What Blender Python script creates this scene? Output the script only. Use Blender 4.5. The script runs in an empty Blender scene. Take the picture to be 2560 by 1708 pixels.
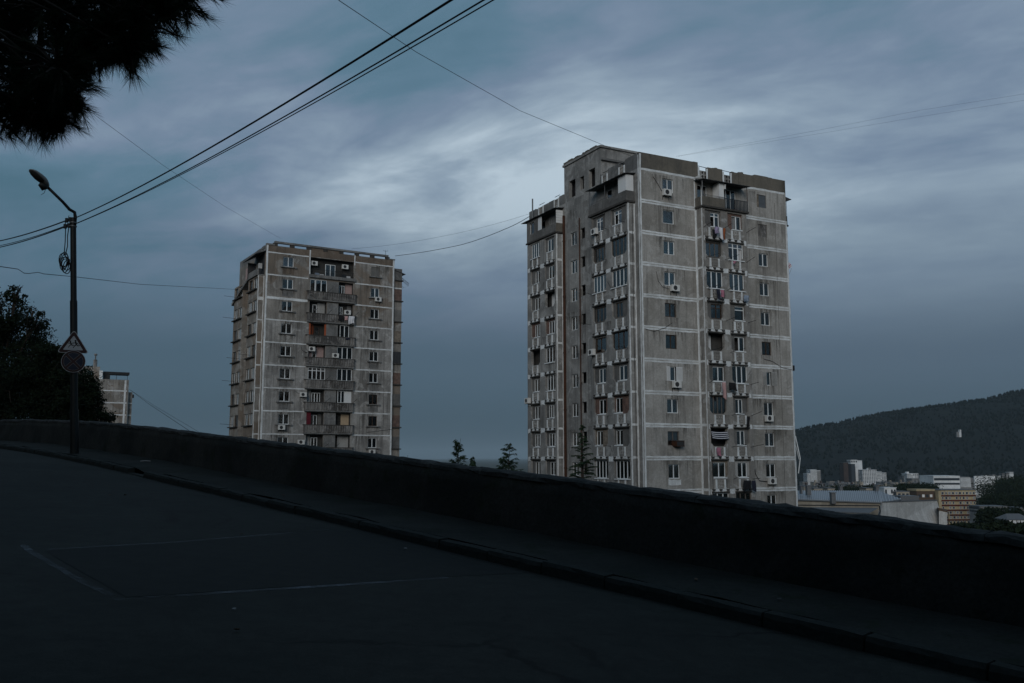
import bpy, math, random
import numpy as np
from mathutils import Vector, Matrix, noise as mnoise

# ------------------------------------------------------------------ camera, sky, sun, exposure
sc = bpy.context.scene
C = sc.collection
R = math.radians
FPX, PITCH = 2273.0, 0.127            # focal length in photo pixels (2560 wide), pitch up

cam = bpy.data.cameras.new('camera')
cam.sensor_width = 36.0
cam.lens = 36.0 * FPX / 2560.0
cam.clip_start, cam.clip_end = 0.05, 120000
camo = bpy.data.objects.new('camera', cam)
C.objects.link(camo)
camo.location = (0, 0, 0)
camo.rotation_euler = (math.pi / 2 + PITCH, 0, 0)
sc.camera = camo

SUN_AZ = Vector((-0.18, -1.0)).normalized()      # horizontal direction towards the sun
SUN_EL = R(18)
world = bpy.data.worlds.new('World')
sc.world = world
world.use_nodes = True
wn, wl = world.node_tree.nodes, world.node_tree.links
wn.clear()


def N(nodes, typ, **kw):
    n = nodes.new(typ)
    for k, v in kw.items():
        if k == 'inp':
            for kk, vv in v.items():
                n.inputs[kk].default_value = vv
        else:
            setattr(n, k, v)
    return n


def math_node(nodes, links, op, a, b=None, clamp=False):
    n = nodes.new('ShaderNodeMath')
    n.operation = op
    n.use_clamp = clamp
    for i, s in enumerate((a, b)):
        if s is None:
            continue
        if isinstance(s, (int, float)):
            n.inputs[i].default_value = s
        else:
            links.new(s, n.inputs[i])
    return n.outputs[0]


def ramp_node(nodes, links, fac, stops, interp='LINEAR'):
    n = nodes.new('ShaderNodeValToRGB')
    cr = n.color_ramp
    cr.interpolation = interp
    while len(cr.elements) < len(stops):
        cr.elements.new(0.5)
    for e, (p, c) in zip(cr.elements, stops):
        e.position = p
        e.color = (*c, 1) if len(c) == 3 else c
    links.new(fac, n.inputs[0])
    return n.outputs[0]


def mix_col(nodes, links, fac, a, b, blend='MIX'):
    n = nodes.new('ShaderNodeMix')
    n.data_type = 'RGBA'
    n.blend_type = blend
    n.clamp_factor = True
    for i, s in ((0, fac), (6, a), (7, b)):
        if isinstance(s, (int, float)):
            n.inputs[i].default_value = s
        elif isinstance(s, tuple):
            n.inputs[i].default_value = (*s, 1) if len(s) == 3 else s
        else:
            links.new(s, n.inputs[i])
    return n.outputs[2]


def build_world():
    tc = N(wn, 'ShaderNodeTexCoord')
    sep = N(wn, 'ShaderNodeSeparateXYZ')
    wl.new(tc.outputs['Generated'], sep.inputs[0])
    x, y, z = sep.outputs
    zz = math_node(wn, wl, 'ADD', math_node(wn, wl, 'MAXIMUM', z, 0.0), 0.22)
    cx = math_node(wn, wl, 'DIVIDE', x, zz)
    cy = math_node(wn, wl, 'DIVIDE', y, zz)
    comb = N(wn, 'ShaderNodeCombineXYZ')
    wl.new(cx, comb.inputs[0])
    wl.new(cy, comb.inputs[1])

    def layer(rot, scale, sc_, det, rough, dist, off=(0, 0, 0)):
        m0 = N(wn, 'ShaderNodeMapping')
        m0.inputs['Rotation'].default_value = (0, 0, R(rot))
        wl.new(comb.outputs[0], m0.inputs[0])
        mp = N(wn, 'ShaderNodeMapping')
        mp.inputs['Scale'].default_value = scale
        mp.inputs['Location'].default_value = off
        wl.new(m0.outputs[0], mp.inputs[0])
        nz = N(wn, 'ShaderNodeTexNoise', inp={'Scale': sc_, 'Detail': det, 'Roughness': rough, 'Distortion': dist})
        wl.new(mp.outputs[0], nz.inputs['Vector'])
        return nz.outputs[0]
    big = layer(-160, (0.75, 1.2, 1), 0.95, 3, 0.45, 0.6, (6.1, 0.2, 0))
    mid = layer(-158, (0.95, 1.6, 1), 2.1, 7, 0.56, 0.45, (7.9, 8.5, 0))
    fine = layer(-150, (0.9, 1.6, 1), 6.0, 7, 0.58, 0.5, (0.7, 5.0, 0))
    # long thin break in the cloud low over the valley
    ysafe = math_node(wn, wl, 'MAXIMUM', y, 0.05)
    az = math_node(wn, wl, 'DIVIDE', x, ysafe)
    el = math_node(wn, wl, 'DIVIDE', z, ysafe)
    da = math_node(wn, wl, 'DIVIDE', math_node(wn, wl, 'SUBTRACT', az, 0.03), 0.24)
    de = math_node(wn, wl, 'DIVIDE', math_node(wn, wl, 'SUBTRACT', el, math_node(wn, wl, 'ADD', math_node(wn, wl, 'MULTIPLY', az, 0.10), 0.302)), 0.080)
    d2 = math_node(wn, wl, 'ADD', math_node(wn, wl, 'MULTIPLY', da, da), math_node(wn, wl, 'MULTIPLY', de, de))
    gap = math_node(wn, wl, 'EXPONENT', math_node(wn, wl, 'MULTIPLY', d2, -0.75))
    wa = math_node(wn, wl, 'DIVIDE', math_node(wn, wl, 'SUBTRACT', az, 0.40), 0.48)
    we = math_node(wn, wl, 'DIVIDE', math_node(wn, wl, 'SUBTRACT', el, 0.28), 0.17)
    wide = math_node(wn, wl, 'EXPONENT', math_node(wn, wl, 'MULTIPLY', math_node(wn, wl, 'ADD', math_node(wn, wl, 'MULTIPLY', wa, wa), math_node(wn, wl, 'MULTIPLY', we, we)), -0.7))
    v = math_node(wn, wl, 'MULTIPLY', big, 0.34)
    v = math_node(wn, wl, 'ADD', v, math_node(wn, wl, 'MULTIPLY', mid, 0.30))
    v = math_node(wn, wl, 'ADD', v, math_node(wn, wl, 'MULTIPLY', fine, 0.11))
    low = ramp_node(wn, wl, z, [(0.08, (0, 0, 0)), (0.32, (1, 1, 1))], 'EASE')      # clouds melt into murk near the horizon
    v = math_node(wn, wl, 'ADD', math_node(wn, wl, 'MULTIPLY', math_node(wn, wl, 'SUBTRACT', v, 0.375), math_node(wn, wl, 'MULTIPLY', low, 1.05)), 0.492)
    tex = math_node(wn, wl, 'ADD', math_node(wn, wl, 'MULTIPLY', mid, 0.46), -0.055)
    v = math_node(wn, wl, 'ADD', v, math_node(wn, wl, 'MULTIPLY', gap, tex))
    v = math_node(wn, wl, 'ADD', v, math_node(wn, wl, 'MULTIPLY', wide, 0.105))
    cloud = ramp_node(wn, wl, v, [(0.40, (.076, .165, .228)), (0.48, (.112, .206, .288)), (0.545, (.185, .256, .358)),
                                  (0.64, (.300, .390, .485)), (0.75, (.50, .61, .70))])
    sky = N(wn, 'ShaderNodeTexSky', sky_type='NISHITA', sun_disc=False)
    sky.sun_elevation = SUN_EL
    sky.sun_rotation = math.atan2(SUN_AZ.x, SUN_AZ.y)
    skyd = mix_col(wn, wl, 1.0, sky.outputs[0], (0.05, 0.05, 0.05), 'MULTIPLY')
    col = mix_col(wn, wl, 0.94, skyd, cloud)
    # rain-dark murk towards the horizon
    mur = ramp_node(wn, wl, z, [(0.0, (.26, .30, .31)), (0.10, (.46, .50, .51)), (0.20, (.78, .80, .81)), (0.30, (1, 1, 1))], 'EASE')
    col = mix_col(wn, wl, 1.0, col, mur, 'MULTIPLY')
    bg = N(wn, 'ShaderNodeBackground', inp={'Strength': 1.0})
    wl.new(col, bg.inputs[0])
    out = N(wn, 'ShaderNodeOutputWorld')
    wl.new(bg.outputs[0], out.inputs[0])


build_world()
sun = bpy.data.lights.new('sun', 'SUN')
sun.energy = 1.3
sun.angle = R(30)
sun.color = (1.0, 0.975, 0.94)
suno = bpy.data.objects.new('sun', sun)
C.objects.link(suno)
sdir = Vector((SUN_AZ.x * math.cos(SUN_EL), SUN_AZ.y * math.cos(SUN_EL), math.sin(SUN_EL)))
suno.rotation_euler = sdir.to_track_quat('Z', 'Y').to_euler()
suno.location = (20, -60, 40)

sc.view_settings.view_transform = 'Standard'
sc.view_settings.look = 'None'
sc.view_settings.exposure = 0.0
sc.view_settings.gamma = 1.0
sc.view_settings.use_curve_mapping = False
sc.render.engine = 'CYCLES'
sc.cycles.use_denoising = True
sc.cycles.max_bounces = 5
sc.cycles.diffuse_bounces = 3
sc.cycles.glossy_bounces = 2
sc.cycles.transmission_bounces = 2
sc.cycles.transparent_max_bounces = 10
sc.cycles.volume_bounces = 0
sc.cycles.caustics_reflective = False
sc.cycles.caustics_refractive = False

rng = random.Random(7)


def ray(px, py):
    """world direction of a photo pixel, scaled to depth 1 along +Y"""
    u, v = (px - 1280) / FPX, -(py - 854) / FPX
    d = Vector((u, math.cos(PITCH) - v * math.sin(PITCH), math.sin(PITCH) + v * math.cos(PITCH)))
    return d / d.y


def W(px, py, depth):
    return ray(px, py) * depth


# ------------------------------------------------------------------ helpers: objects
def tag(o, label=None, cat=None, group=None, kind=None):
    for k, v in (('label', label), ('category', cat), ('group', group), ('kind', kind)):
        if v:
            o[k] = v
    return o


def link(name, data, parent=None, M=None):
    o = bpy.data.objects.new(name, data)
    C.objects.link(o)
    if parent is not None:
        o.parent = parent
    if M is not None:
        o.matrix_local = M
    return o


def thing(name, label, cat, loc=(0, 0, 0), rz=0, group=None):
    o = link(name, None)
    o.empty_display_size = 0.3
    o.location = loc
    o.rotation_euler = (0, 0, rz)
    return tag(o, label, cat, group)


class MB:
    def __init__(s, T=None):
        s.v, s.f, s.m, s.T, s.mi = [], [], [], T, 0

    def add(s, vs, fs):
        b = len(s.v)
        if s.T is not None:
            vs = [s.T @ Vector(p) for p in vs]
        s.v.extend([tuple(p) for p in vs])
        for f in fs:
            s.f.append(tuple(i + b for i in f))
            s.m.append(s.mi)
        return s

    def quad(s, a, b, c, d):
        return s.add([a, b, c, d], [(0, 1, 2, 3)])

    def box(s, x0, x1, y0, y1, z0, z1):
        return s.add([(x0, y0, z0), (x1, y0, z0), (x1, y1, z0), (x0, y1, z0), (x0, y0, z1), (x1, y0, z1), (x1, y1, z1), (x0, y1, z1)],
                     [(0, 3, 2, 1), (4, 5, 6, 7), (0, 1, 5, 4), (1, 2, 6, 5), (2, 3, 7, 6), (3, 0, 4, 7)])

    def hexa(s, p):
        return s.add(p, [(0, 3, 2, 1), (4, 5, 6, 7), (0, 1, 5, 4), (1, 2, 6, 5), (2, 3, 7, 6), (3, 0, 4, 7)])

    def bar(s, p, q, w, h=None):
        h = h or w
        p, q = Vector(p), Vector(q)
        d = (q - p).normalized()
        up = Vector((0, 0, 1)) if abs(d.z) < 0.95 else Vector((0, 1, 0))
        a = d.cross(up).normalized() * w / 2
        b = a.cross(d).normalized() * h / 2
        return s.hexa([p - a - b, p + a - b, q + a - b, q - a - b, p - a + b, p + a + b, q + a + b, q - a + b])

    def tube(s, pts, rad, n=6, cap=True):
        pts = [Vector(p) for p in pts]
        if not hasattr(rad, '__len__'):
            rad = [rad] * len(pts)
        vs, fs = [], []
        ref = None
        for i, p in enumerate(pts):
            d = (pts[min(i + 1, len(pts) - 1)] - pts[max(i - 1, 0)]).normalized()
            if ref is None:
                ref = Vector((0, 0, 1)) if abs(d.z) < 0.9 else Vector((1, 0, 0))
            a = d.cross(ref).normalized()
            b = a.cross(d).normalized()
            ref = b
            for k in range(n):
                t = 2 * math.pi * k / n
                vs.append(p + (a * math.cos(t) + b * math.sin(t)) * rad[i])
        for i in range(len(pts) - 1):
            for k in range(n):
                k2 = (k + 1) % n
                fs.append((i * n + k, i * n + k2, (i + 1) * n + k2, (i + 1) * n + k))
        if cap:
            fs.append(tuple(range(n - 1, -1, -1)))
            fs.append(tuple(range((len(pts) - 1) * n, len(pts) * n)))
        return s.add(vs, fs)

    def disc(s, c, rad, y0, y1, n=16):
        """solid disc in the xz plane between depths y0 and y1"""
        vs = [(c[0] + rad * math.cos(2 * math.pi * k / n), y, c[1] + rad * math.sin(2 * math.pi * k / n)) for y in (y0, y1) for k in range(n)]
        fs = [tuple(range(n)), tuple(range(2 * n - 1, n - 1, -1))] + [(k, k + n, (k + 1) % n + n, (k + 1) % n) for k in range(n)]
        return s.add(vs, fs)

    def prism(s, poly, y0, y1):
        """polygon in xz extruded from y0 to y1"""
        n = len(poly)
        vs = [(p[0], y, p[1]) for y in (y0, y1) for p in poly]
        fs = [tuple(range(n)), tuple(range(2 * n - 1, n - 1, -1))] + [(k, k + n, (k + 1) % n + n, (k + 1) % n) for k in range(n)]
        return s.add(vs, fs)

    def holed(s, a0, a1, z0, z1, holes, y=0.0, depth=0.2):
        """wall face at depth y with rectangular openings and their reveals"""
        us = sorted({a0, a1, *[min(max(h[i], a0), a1) for h in holes for i in (0, 1)]})
        zs = sorted({z0, z1, *[min(max(h[i], z0), z1) for h in holes for i in (2, 3)]})
        for i in range(len(us) - 1):
            run = None
            for j in range(len(zs) - 1):
                cu, cz = (us[i] + us[i + 1]) / 2, (zs[j] + zs[j + 1]) / 2
                solid = not any(h[0] < cu < h[1] and h[2] < cz < h[3] for h in holes)
                if solid and run is None:
                    run = zs[j]
                if run is not None and (not solid or j == len(zs) - 2):
                    top = zs[j + 1] if solid else zs[j]
                    s.quad((us[i], y, run), (us[i + 1], y, run), (us[i + 1], y, top), (us[i], y, top))
                    run = None
        for h in holes:
            u0, u1, b, t = h[:4]
            s.quad((u0, y, b), (u0, y, t), (u0, y + depth, t), (u0, y + depth, b))
            s.quad((u1, y, t), (u1, y, b), (u1, y + depth, b), (u1, y + depth, t))
            s.quad((u0, y, t), (u1, y, t), (u1, y + depth, t), (u0, y + depth, t))
            s.quad((u1, y, b), (u0, y, b), (u0, y + depth, b), (u1, y + depth, b))
        return s

    def mesh(s, name, mat, smooth=False):
        me = bpy.data.meshes.new(name)
        me.from_pydata(s.v, [], s.f)
        for m in (mat if isinstance(mat, (list, tuple)) else [mat]):
            me.materials.append(m)
        if isinstance(mat, (list, tuple)):
            me.polygons.foreach_set('material_index', s.m)
        if smooth:
            me.polygons.foreach_set('use_smooth', [True] * len(me.polygons))
        me.update()
        return me

    def build(s, name, mat, parent=None, M=None, smooth=False):
        return link(name, s.mesh(name, mat, smooth), parent, M)


def np_mesh(name, V, F, mat, smooth=False):
    me = bpy.data.meshes.new(name)
    me.from_pydata(V.tolist() if hasattr(V, 'tolist') else V, [], F.tolist() if hasattr(F, 'tolist') else F)
    me.materials.append(mat)
    if smooth:
        me.polygons.foreach_set('use_smooth', [True] * len(me.polygons))
    me.update()
    return me


# ------------------------------------------------------------------ materials
MATS = {}


def base_mat(name):
    m = bpy.data.materials.new(name)
    m.use_nodes = True
    MATS[name] = m
    nt = m.node_tree
    return m, nt.nodes, nt.links, nt.nodes['Principled BSDF']


def simple(name, col, rough=0.7, metal=0.0, spec=0.3, var=0.0, scale=3.0):
    m, n, l, b = base_mat(name)
    b.inputs['Roughness'].default_value = rough
    b.inputs['Metallic'].default_value = metal
    b.inputs['Specular IOR Level'].default_value = spec
    b.inputs['Base Color'].default_value = (*col, 1)
    if var:
        tc = N(n, 'ShaderNodeTexCoord')
        nz = N(n, 'ShaderNodeTexNoise', inp={'Scale': scale, 'Detail': 6, 'Roughness': 0.65})
        l.new(tc.outputs['Object'], nz.inputs['Vector'])
        c = ramp_node(n, l, nz.outputs[0], [(0.3, tuple(x * (1 - var) for x in col)), (0.7, tuple(min(1, x * (1 + var)) for x in col))])
        l.new(c, b.inputs['Base Color'])
    return m


def plaster(name, base, dirt, light, streak=0.5, patch=0.4, scale=1.0, bump=0.3, grid=None, stain=None):
    """weathered render: large blotches, lighter repairs, vertical run marks, fine grain"""
    m, n, l, b = base_mat(name)
    b.inputs['Roughness'].default_value = 0.92
    b.inputs['Specular IOR Level'].default_value = 0.15
    tc = N(n, 'ShaderNodeTexCoord')
    oi = N(n, 'ShaderNodeObjectInfo')
    ofs = N(n, 'ShaderNodeVectorMath', operation='ADD')
    l.new(tc.outputs['Object'], ofs.inputs[0])
    sc3 = N(n, 'ShaderNodeVectorMath', operation='SCALE')
    l.new(oi.outputs['Random'], sc3.inputs['Scale'])
    sc3.inputs[0].default_value = (37, 19, 23)
    l.new(sc3.outputs[0], ofs.inputs[1])
    P = ofs.outputs[0]

    def nz(s, det=6, rough=0.6, vec=None, dist=0.0):
        q = N(n, 'ShaderNodeTexNoise', inp={'Scale': s * scale, 'Detail': det, 'Roughness': rough, 'Distortion': dist})
        l.new(vec or P, q.inputs['Vector'])
        return q.outputs[0]
    st = N(n, 'ShaderNodeMapping')
    st.inputs['Scale'].default_value = (2.6, 2.6, 0.16)
    l.new(P, st.inputs[0])
    f1 = ramp_node(n, l, nz(0.33, 7, 0.62, dist=0.5), [(0.38, (0, 0, 0)), (0.62, (1, 1, 1))])
    col = mix_col(n, l, f1, dirt, base)
    f2 = ramp_node(n, l, nz(0.75, 5, 0.6, dist=1.2), [(0.55, (0, 0, 0)), (0.60, (patch,) * 3)])
    col = mix_col(n, l, f2, col, light)
    if stain:
        f5 = ramp_node(n, l, nz(0.22, 4, 0.55, dist=1.0), [(0.50, (0, 0, 0)), (0.535, (.85,) * 3)])
        col = mix_col(n, l, f5, col, stain)
    f3 = ramp_node(n, l, nz(1.0, 6, 0.65, st.outputs[0]), [(0.50, (0, 0, 0)), (0.72, (streak,) * 3)])
    col = mix_col(n, l, f3, col, tuple(c * 0.55 for c in dirt))
    f4 = ramp_node(n, l, nz(7.0, 6, 0.7), [(0.3, (.80,) * 3), (0.7, (1.14,) * 3)])
    col = mix_col(n, l, 1.0, col, f4, 'MULTIPLY')
    if grid:
        gm = N(n, 'ShaderNodeMapping')
        gm.inputs['Scale'].default_value = (1 / grid, 1 / grid, 1 / 2.8)
        gm.inputs['Location'].default_value = (.02, .31, .004)
        l.new(tc.outputs['Object'], gm.inputs[0])
        fl = N(n, 'ShaderNodeVectorMath', operation='FLOOR')
        l.new(gm.outputs[0], fl.inputs[0])
        wnz = N(n, 'ShaderNodeTexWhiteNoise')
        l.new(fl.outputs[0], wnz.inputs['Vector'])
        col = mix_col(n, l, 1.0, col, ramp_node(n, l, wnz.outputs['Value'], [(0, (.88, .87, .85)), (1, (1.12, 1.12, 1.12))]), 'MULTIPLY')
    l.new(col, b.inputs['Base Color'])
    bp = N(n, 'ShaderNodeBump', inp={'Strength': bump, 'Distance': 0.03})
    l.new(nz(9.0, 8, 0.7), bp.inputs['Height'])
    l.new(bp.outputs[0], b.inputs['Normal'])
    return m


def brickmat(name, c1, c2, mortar):
    m, n, l, b = base_mat(name)
    b.inputs['Roughness'].default_value = 0.95
    tc = N(n, 'ShaderNodeTexCoord')
    mp = N(n, 'ShaderNodeMapping')
    mp.inputs['Rotation'].default_value = (R(90), 0, 0)
    l.new(tc.outputs['Object'], mp.inputs[0])
    bk = N(n, 'ShaderNodeTexBrick', inp={'Color1': (*c1, 1), 'Color2': (*c2, 1), 'Mortar': (*mortar, 1), 'Scale': 1.0, 'Mortar Size': 0.012,
                                         'Brick Width': 0.26, 'Row Height': 0.085})
    l.new(mp.outputs[0], bk.inputs['Vector'])
    nzz = N(n, 'ShaderNodeTexNoise', inp={'Scale': 2.5, 'Detail': 5})
    l.new(tc.outputs['Object'], nzz.inputs['Vector'])
    v = ramp_node(n, l, nzz.outputs[0], [(0.3, (.6,) * 3), (0.7, (1.2,) * 3)])
    l.new(mix_col(n, l, 1.0, bk.outputs[0], v, 'MULTIPLY'), b.inputs['Base Color'])
    bp = N(n, 'ShaderNodeBump', inp={'Strength': 0.5, 'Distance': 0.02})
    l.new(bk.outputs['Fac'], bp.inputs['Height'])
    bp.invert = True
    l.new(bp.outputs[0], b.inputs['Normal'])
    return m


def glassmat(name, tint=(.52, .54, .55), refl=0.07):
    m, n, l, b = base_mat(name)
    n.remove(b)
    tr = N(n, 'ShaderNodeBsdfTransparent')
    tr.inputs[0].default_value = (*tint, 1)
    gl = N(n, 'ShaderNodeBsdfGlossy', inp={'Roughness': 0.03})
    gl.inputs[0].default_value = (.92, .90, .87, 1)
    tc = N(n, 'ShaderNodeTexCoord')
    nz = N(n, 'ShaderNodeTexNoise', inp={'Scale': 1.2, 'Detail': 1})
    l.new(tc.outputs['Object'], nz.inputs['Vector'])
    bp = N(n, 'ShaderNodeBump', inp={'Strength': 0.12, 'Distance': 0.05})
    l.new(nz.outputs[0], bp.inputs['Height'])
    l.new(bp.outputs[0], gl.inputs['Normal'])
    lw = N(n, 'ShaderNodeFresnel', inp={'IOR': 1.55})
    f = math_node(n, l, 'ADD', math_node(n, l, 'MULTIPLY', lw.outputs[0], 1.1), refl, True)
    mx = N(n, 'ShaderNodeMixShader')
    l.new(f, mx.inputs[0])
    l.new(tr.outputs[0], mx.inputs[1])
    l.new(gl.outputs[0], mx.inputs[2])
    l.new(mx.outputs[0], n['Material Output'].inputs[0])
    return m


def leafmat(name, c1, c2, scale=0.6):
    m, n, l, b = base_mat(name)
    b.inputs['Roughness'].default_value = 0.85
    b.inputs['Specular IOR Level'].default_value = 0.06
    tc = N(n, 'ShaderNodeTexCoord')
    nz = N(n, 'ShaderNodeTexNoise', inp={'Scale': scale, 'Detail': 4})
    l.new(tc.outputs['Object'], nz.inputs['Vector'])
    l.new(ramp_node(n, l, nz.outputs[0], [(0.3, c1), (0.7, c2)]), b.inputs['Base Color'])
    return m


def make_materials():
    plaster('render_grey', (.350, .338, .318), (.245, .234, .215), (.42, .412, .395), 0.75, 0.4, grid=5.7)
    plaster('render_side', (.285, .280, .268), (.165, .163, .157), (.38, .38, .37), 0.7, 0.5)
    plaster('parapet_dark', (.150, .135, .112), (.105, .098, .085), (.19, .17, .14), 0.4, 0.3)
    plaster('render_bay', (.30, .285, .262), (.19, .182, .17), (.42, .42, .41), 0.6, 0.6)
    plaster('panel_pale', (.325, .318, .305), (.185, .180, .172), (.43, .425, .415), 0.95, 0.55, grid=2.75)
    plaster('panel_old', (.285, .268, .245), (.165, .154, .140), (.37, .365, .355), 0.9, 0.5, grid=2.75, stain=(.18, .148, .120))
    plaster('panel_brown', (.165, .130, .102), (.125, .100, .080), (.21, .18, .15), 0.6, 0.3)
    plaster('balustrade_concrete', (.235, .225, .212), (.085, .082, .080), (.32, .31, .30), 1.0, 0.5, scale=1.6)
    plaster('concrete_grey', (.20, .20, .195), (.12, .12, .118), (.27, .27, .265), 0.6, 0.4)
    plaster('infill_grey', (.15, .146, .138), (.10, .098, .095), (.20, .2, .195), 0.4, 0.4)
    plaster('infill_pale', (.42, .42, .41), (.30, .30, .29), (.5, .5, .5), 0.3, 0.4)
    plaster('strip_paint', (.70, .725, .73), (.50, .515, .515), (.78, .80, .81), 0.25, 0.4, scale=2.0)
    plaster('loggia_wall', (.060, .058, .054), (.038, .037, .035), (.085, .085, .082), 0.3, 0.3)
    plaster('white_render', (.50, .50, .485), (.38, .375, .36), (.58, .58, .57), 0.6, 0.4, scale=0.6)
    plaster('yellow_render', (.37, .305, .19), (.29, .235, .15), (.43, .36, .24), 0.4, 0.3, scale=0.4)
    plaster('red_render', (.10, .024, .016), (.075, .018, .013), (.12, .03, .02), 0.4, 0.3, scale=0.4)
    plaster('far_white', (.62, .64, .65), (.5, .52, .53), (.7, .71, .72), 0.3, 0.3, scale=0.2)
    plaster('far_grey', (.25, .25, .245), (.17, .17, .17), (.33, .33, .33), 0.5, 0.4, scale=0.2)
    plaster('far_beige', (.36, .32, .26), (.25, .22, .18), (.42, .39, .33), 0.5, 0.4, scale=0.2)
    plaster('far_brown', (.085, .060, .055), (.06, .045, .04), (.11, .08, .07), 0.3, 0.3, scale=0.2)
    brickmat('brick_red', (.155, .072, .050), (.12, .058, .042), (.16, .145, .13))
    brickmat('brick_buff', (.27, .22, .165), (.20, .165, .13), (.14, .125, .11))
    glassmat('glass')
    glassmat('glass_blue', (.42, .45, .48), 0.15)
    simple('frame_white', (.68, .71, .72), 0.45, var=0.12, scale=1.2)
    simple('frame_brown', (.050, .028, .016), 0.6, var=0.3)
    simple('frame_old', (.115, .100, .088), 0.8, var=0.35)
    simple('dark_room', (.016, .016, .018), 0.95)
    simple('curtain_white', (.42, .42, .42), 0.9, var=0.1)
    simple('curtain_grey', (.17, .175, .18), 0.9, var=0.15)
    simple('curtain_warm', (.25, .16, .085), 0.9, var=0.15)
    simple('metal_dark', (.022, .023, .024), 0.6, 0.3, var=0.3)
    simple('metal_grey', (.13, .135, .14), 0.5, 0.5, var=0.2)
    simple('rust', (.050, .020, .010), 0.85, var=0.4)
    simple('ac_white', (.58, .58, .56), 0.5, var=0.1)
    simple('ac_dark', (.03, .03, .03), 0.6)
    simple('canopy_sheet', (.035, .036, .038), 0.7, var=0.3)
    simple('bar_blue', (.025, .030, .036), 0.5, 0.2)
    simple('white_panel', (.62, .63, .63), 0.5, var=0.06)
    simple('cornice_dark', (.050, .047, .043), 0.9, var=0.4)
    simple('pink_wall', (.34, .25, .235), 0.9, var=0.15)
    simple('orange_wall', (.30, .075, .030), 0.8, var=0.15)
    simple('crimson_panel', (.10, .008, .016), 0.7)
    simple('beige_panel', (.40, .31, .21), 0.8, var=0.1)
    for nm, c in (('cloth_white', (.6, .6, .62)), ('cloth_lilac', (.30, .25, .36)), ('cloth_orange', (.26, .075, .025)), ('cloth_black', (.012, .012, .014)),
                  ('cloth_pink', (.45, .28, .27)), ('cloth_blue', (.22, .27, .34)), ('cloth_navy', (.018, .02, .035)), ('cloth_rose', (.36, .15, .20))):
        simple(nm, c, 0.95, var=0.12, scale=6)
    simple('cable_black', (.008, .008, .009), 0.6)
    simple('pole_paint', (.010, .012, .012), 0.55, 0.3, var=0.3)
    simple('lamp_cover', (.13, .135, .13), 0.5, 0.2, var=0.15)
    simple('lamp_lens', (.035, .037, .036), 0.25)
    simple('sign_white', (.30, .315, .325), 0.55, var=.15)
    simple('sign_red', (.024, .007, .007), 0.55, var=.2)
    simple('sign_blue', (.008, .012, .026), 0.55)
    simple('sign_black', (.006, .006, .007), 0.5)
    simple('bark', (.035, .027, .021), 0.95, var=0.4, scale=8)
    leafmat('leaf_dark', (.007, .012, .007), (.017, .026, .014))
    leafmat('needle_near', (.012, .020, .012), (.025, .036, .020), 2.0)
    leafmat('needle_cedar', (.018, .036, .022), (.045, .070, .036), 1.5)
    leafmat('forest_green', (.003, .006, .005), (.009, .014, .011), 0.012)
    simple('far_window', (.035, .042, .05), 0.2, spec=0.6)
    simple('far_roof', (.10, .105, .11), 0.7, var=0.2)
    simple('roof_zinc', (.20, .215, .23), 0.45, 0.35, var=0.12, scale=0.8)
    simple('roof_seam', (.36, .38, .40), 0.5, 0.2)
    simple('tile_brown', (.075, .05, .035), 0.9, var=0.3)
    simple('litter_white', (.30, .30, .30), 0.7)

    # asphalt with cracks and wear
    m, n, l, b = base_mat('asphalt')
    b.inputs['Roughness'].default_value = 0.82
    b.inputs['Specular IOR Level'].default_value = 0.12
    tc = N(n, 'ShaderNodeTexCoord')
    P = tc.outputs['Object']

    def nz(s, det=6, rough=0.6, dist=0.0):
        q = N(n, 'ShaderNodeTexNoise', inp={'Scale': s, 'Detail': det, 'Roughness': rough, 'Distortion': dist})
        l.new(P, q.inputs['Vector'])
        return q
    c = ramp_node(n, l, nz(0.35, 6).outputs[0], [(0.35, (.0088, .0108, .0094)), (0.68, (.0168, .0190, .0168))])
    g = ramp_node(n, l, nz(55, 4, 0.8).outputs[0], [(0.32, (.6,) * 3), (0.7, (1.5,) * 3)])
    c = mix_col(n, l, 1.0, c, g, 'MULTIPLY')
    g2 = ramp_node(n, l, nz(4.5, 7, 0.7).outputs[0], [(0.3, (.62,) * 3), (0.7, (1.42,) * 3)])
    c = mix_col(n, l, 1.0, c, g2, 'MULTIPLY')
    dn = nz(0.9, 5, 0.65)
    add = N(n, 'ShaderNodeVectorMath', operation='MULTIPLY_ADD')
    l.new(dn.outputs['Color'], add.inputs[0])
    add.inputs[1].default_value = (0.9, 0.9, 0)
    l.new(P, add.inputs[2])
    vo = N(n, 'ShaderNodeTexVoronoi', feature='DISTANCE_TO_EDGE', inp={'Scale': 0.32})
    l.new(add.outputs[0], vo.inputs['Vector'])
    ck = ramp_node(n, l, vo.outputs['Distance'], [(0.004, (1, 1, 1)), (0.014, (0, 0, 0))])
    brk = ramp_node(n, l, nz(0.5, 3).outputs[0], [(0.45, (0, 0, 0)), (0.58, (.85,) * 3)])
    ckf = mix_col(n, l, 1.0, ck, brk, 'MULTIPLY')
    c = mix_col(n, l, ckf, c, (.003, .003, .003))
    l.new(c, b.inputs['Base Color'])
    bp = N(n, 'ShaderNodeBump', inp={'Strength': 0.5, 'Distance': 0.012})
    l.new(nz(60, 4, 0.8).outputs[0], bp.inputs['Height'])
    l.new(bp.outputs[0], b.inputs['Normal'])

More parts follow.
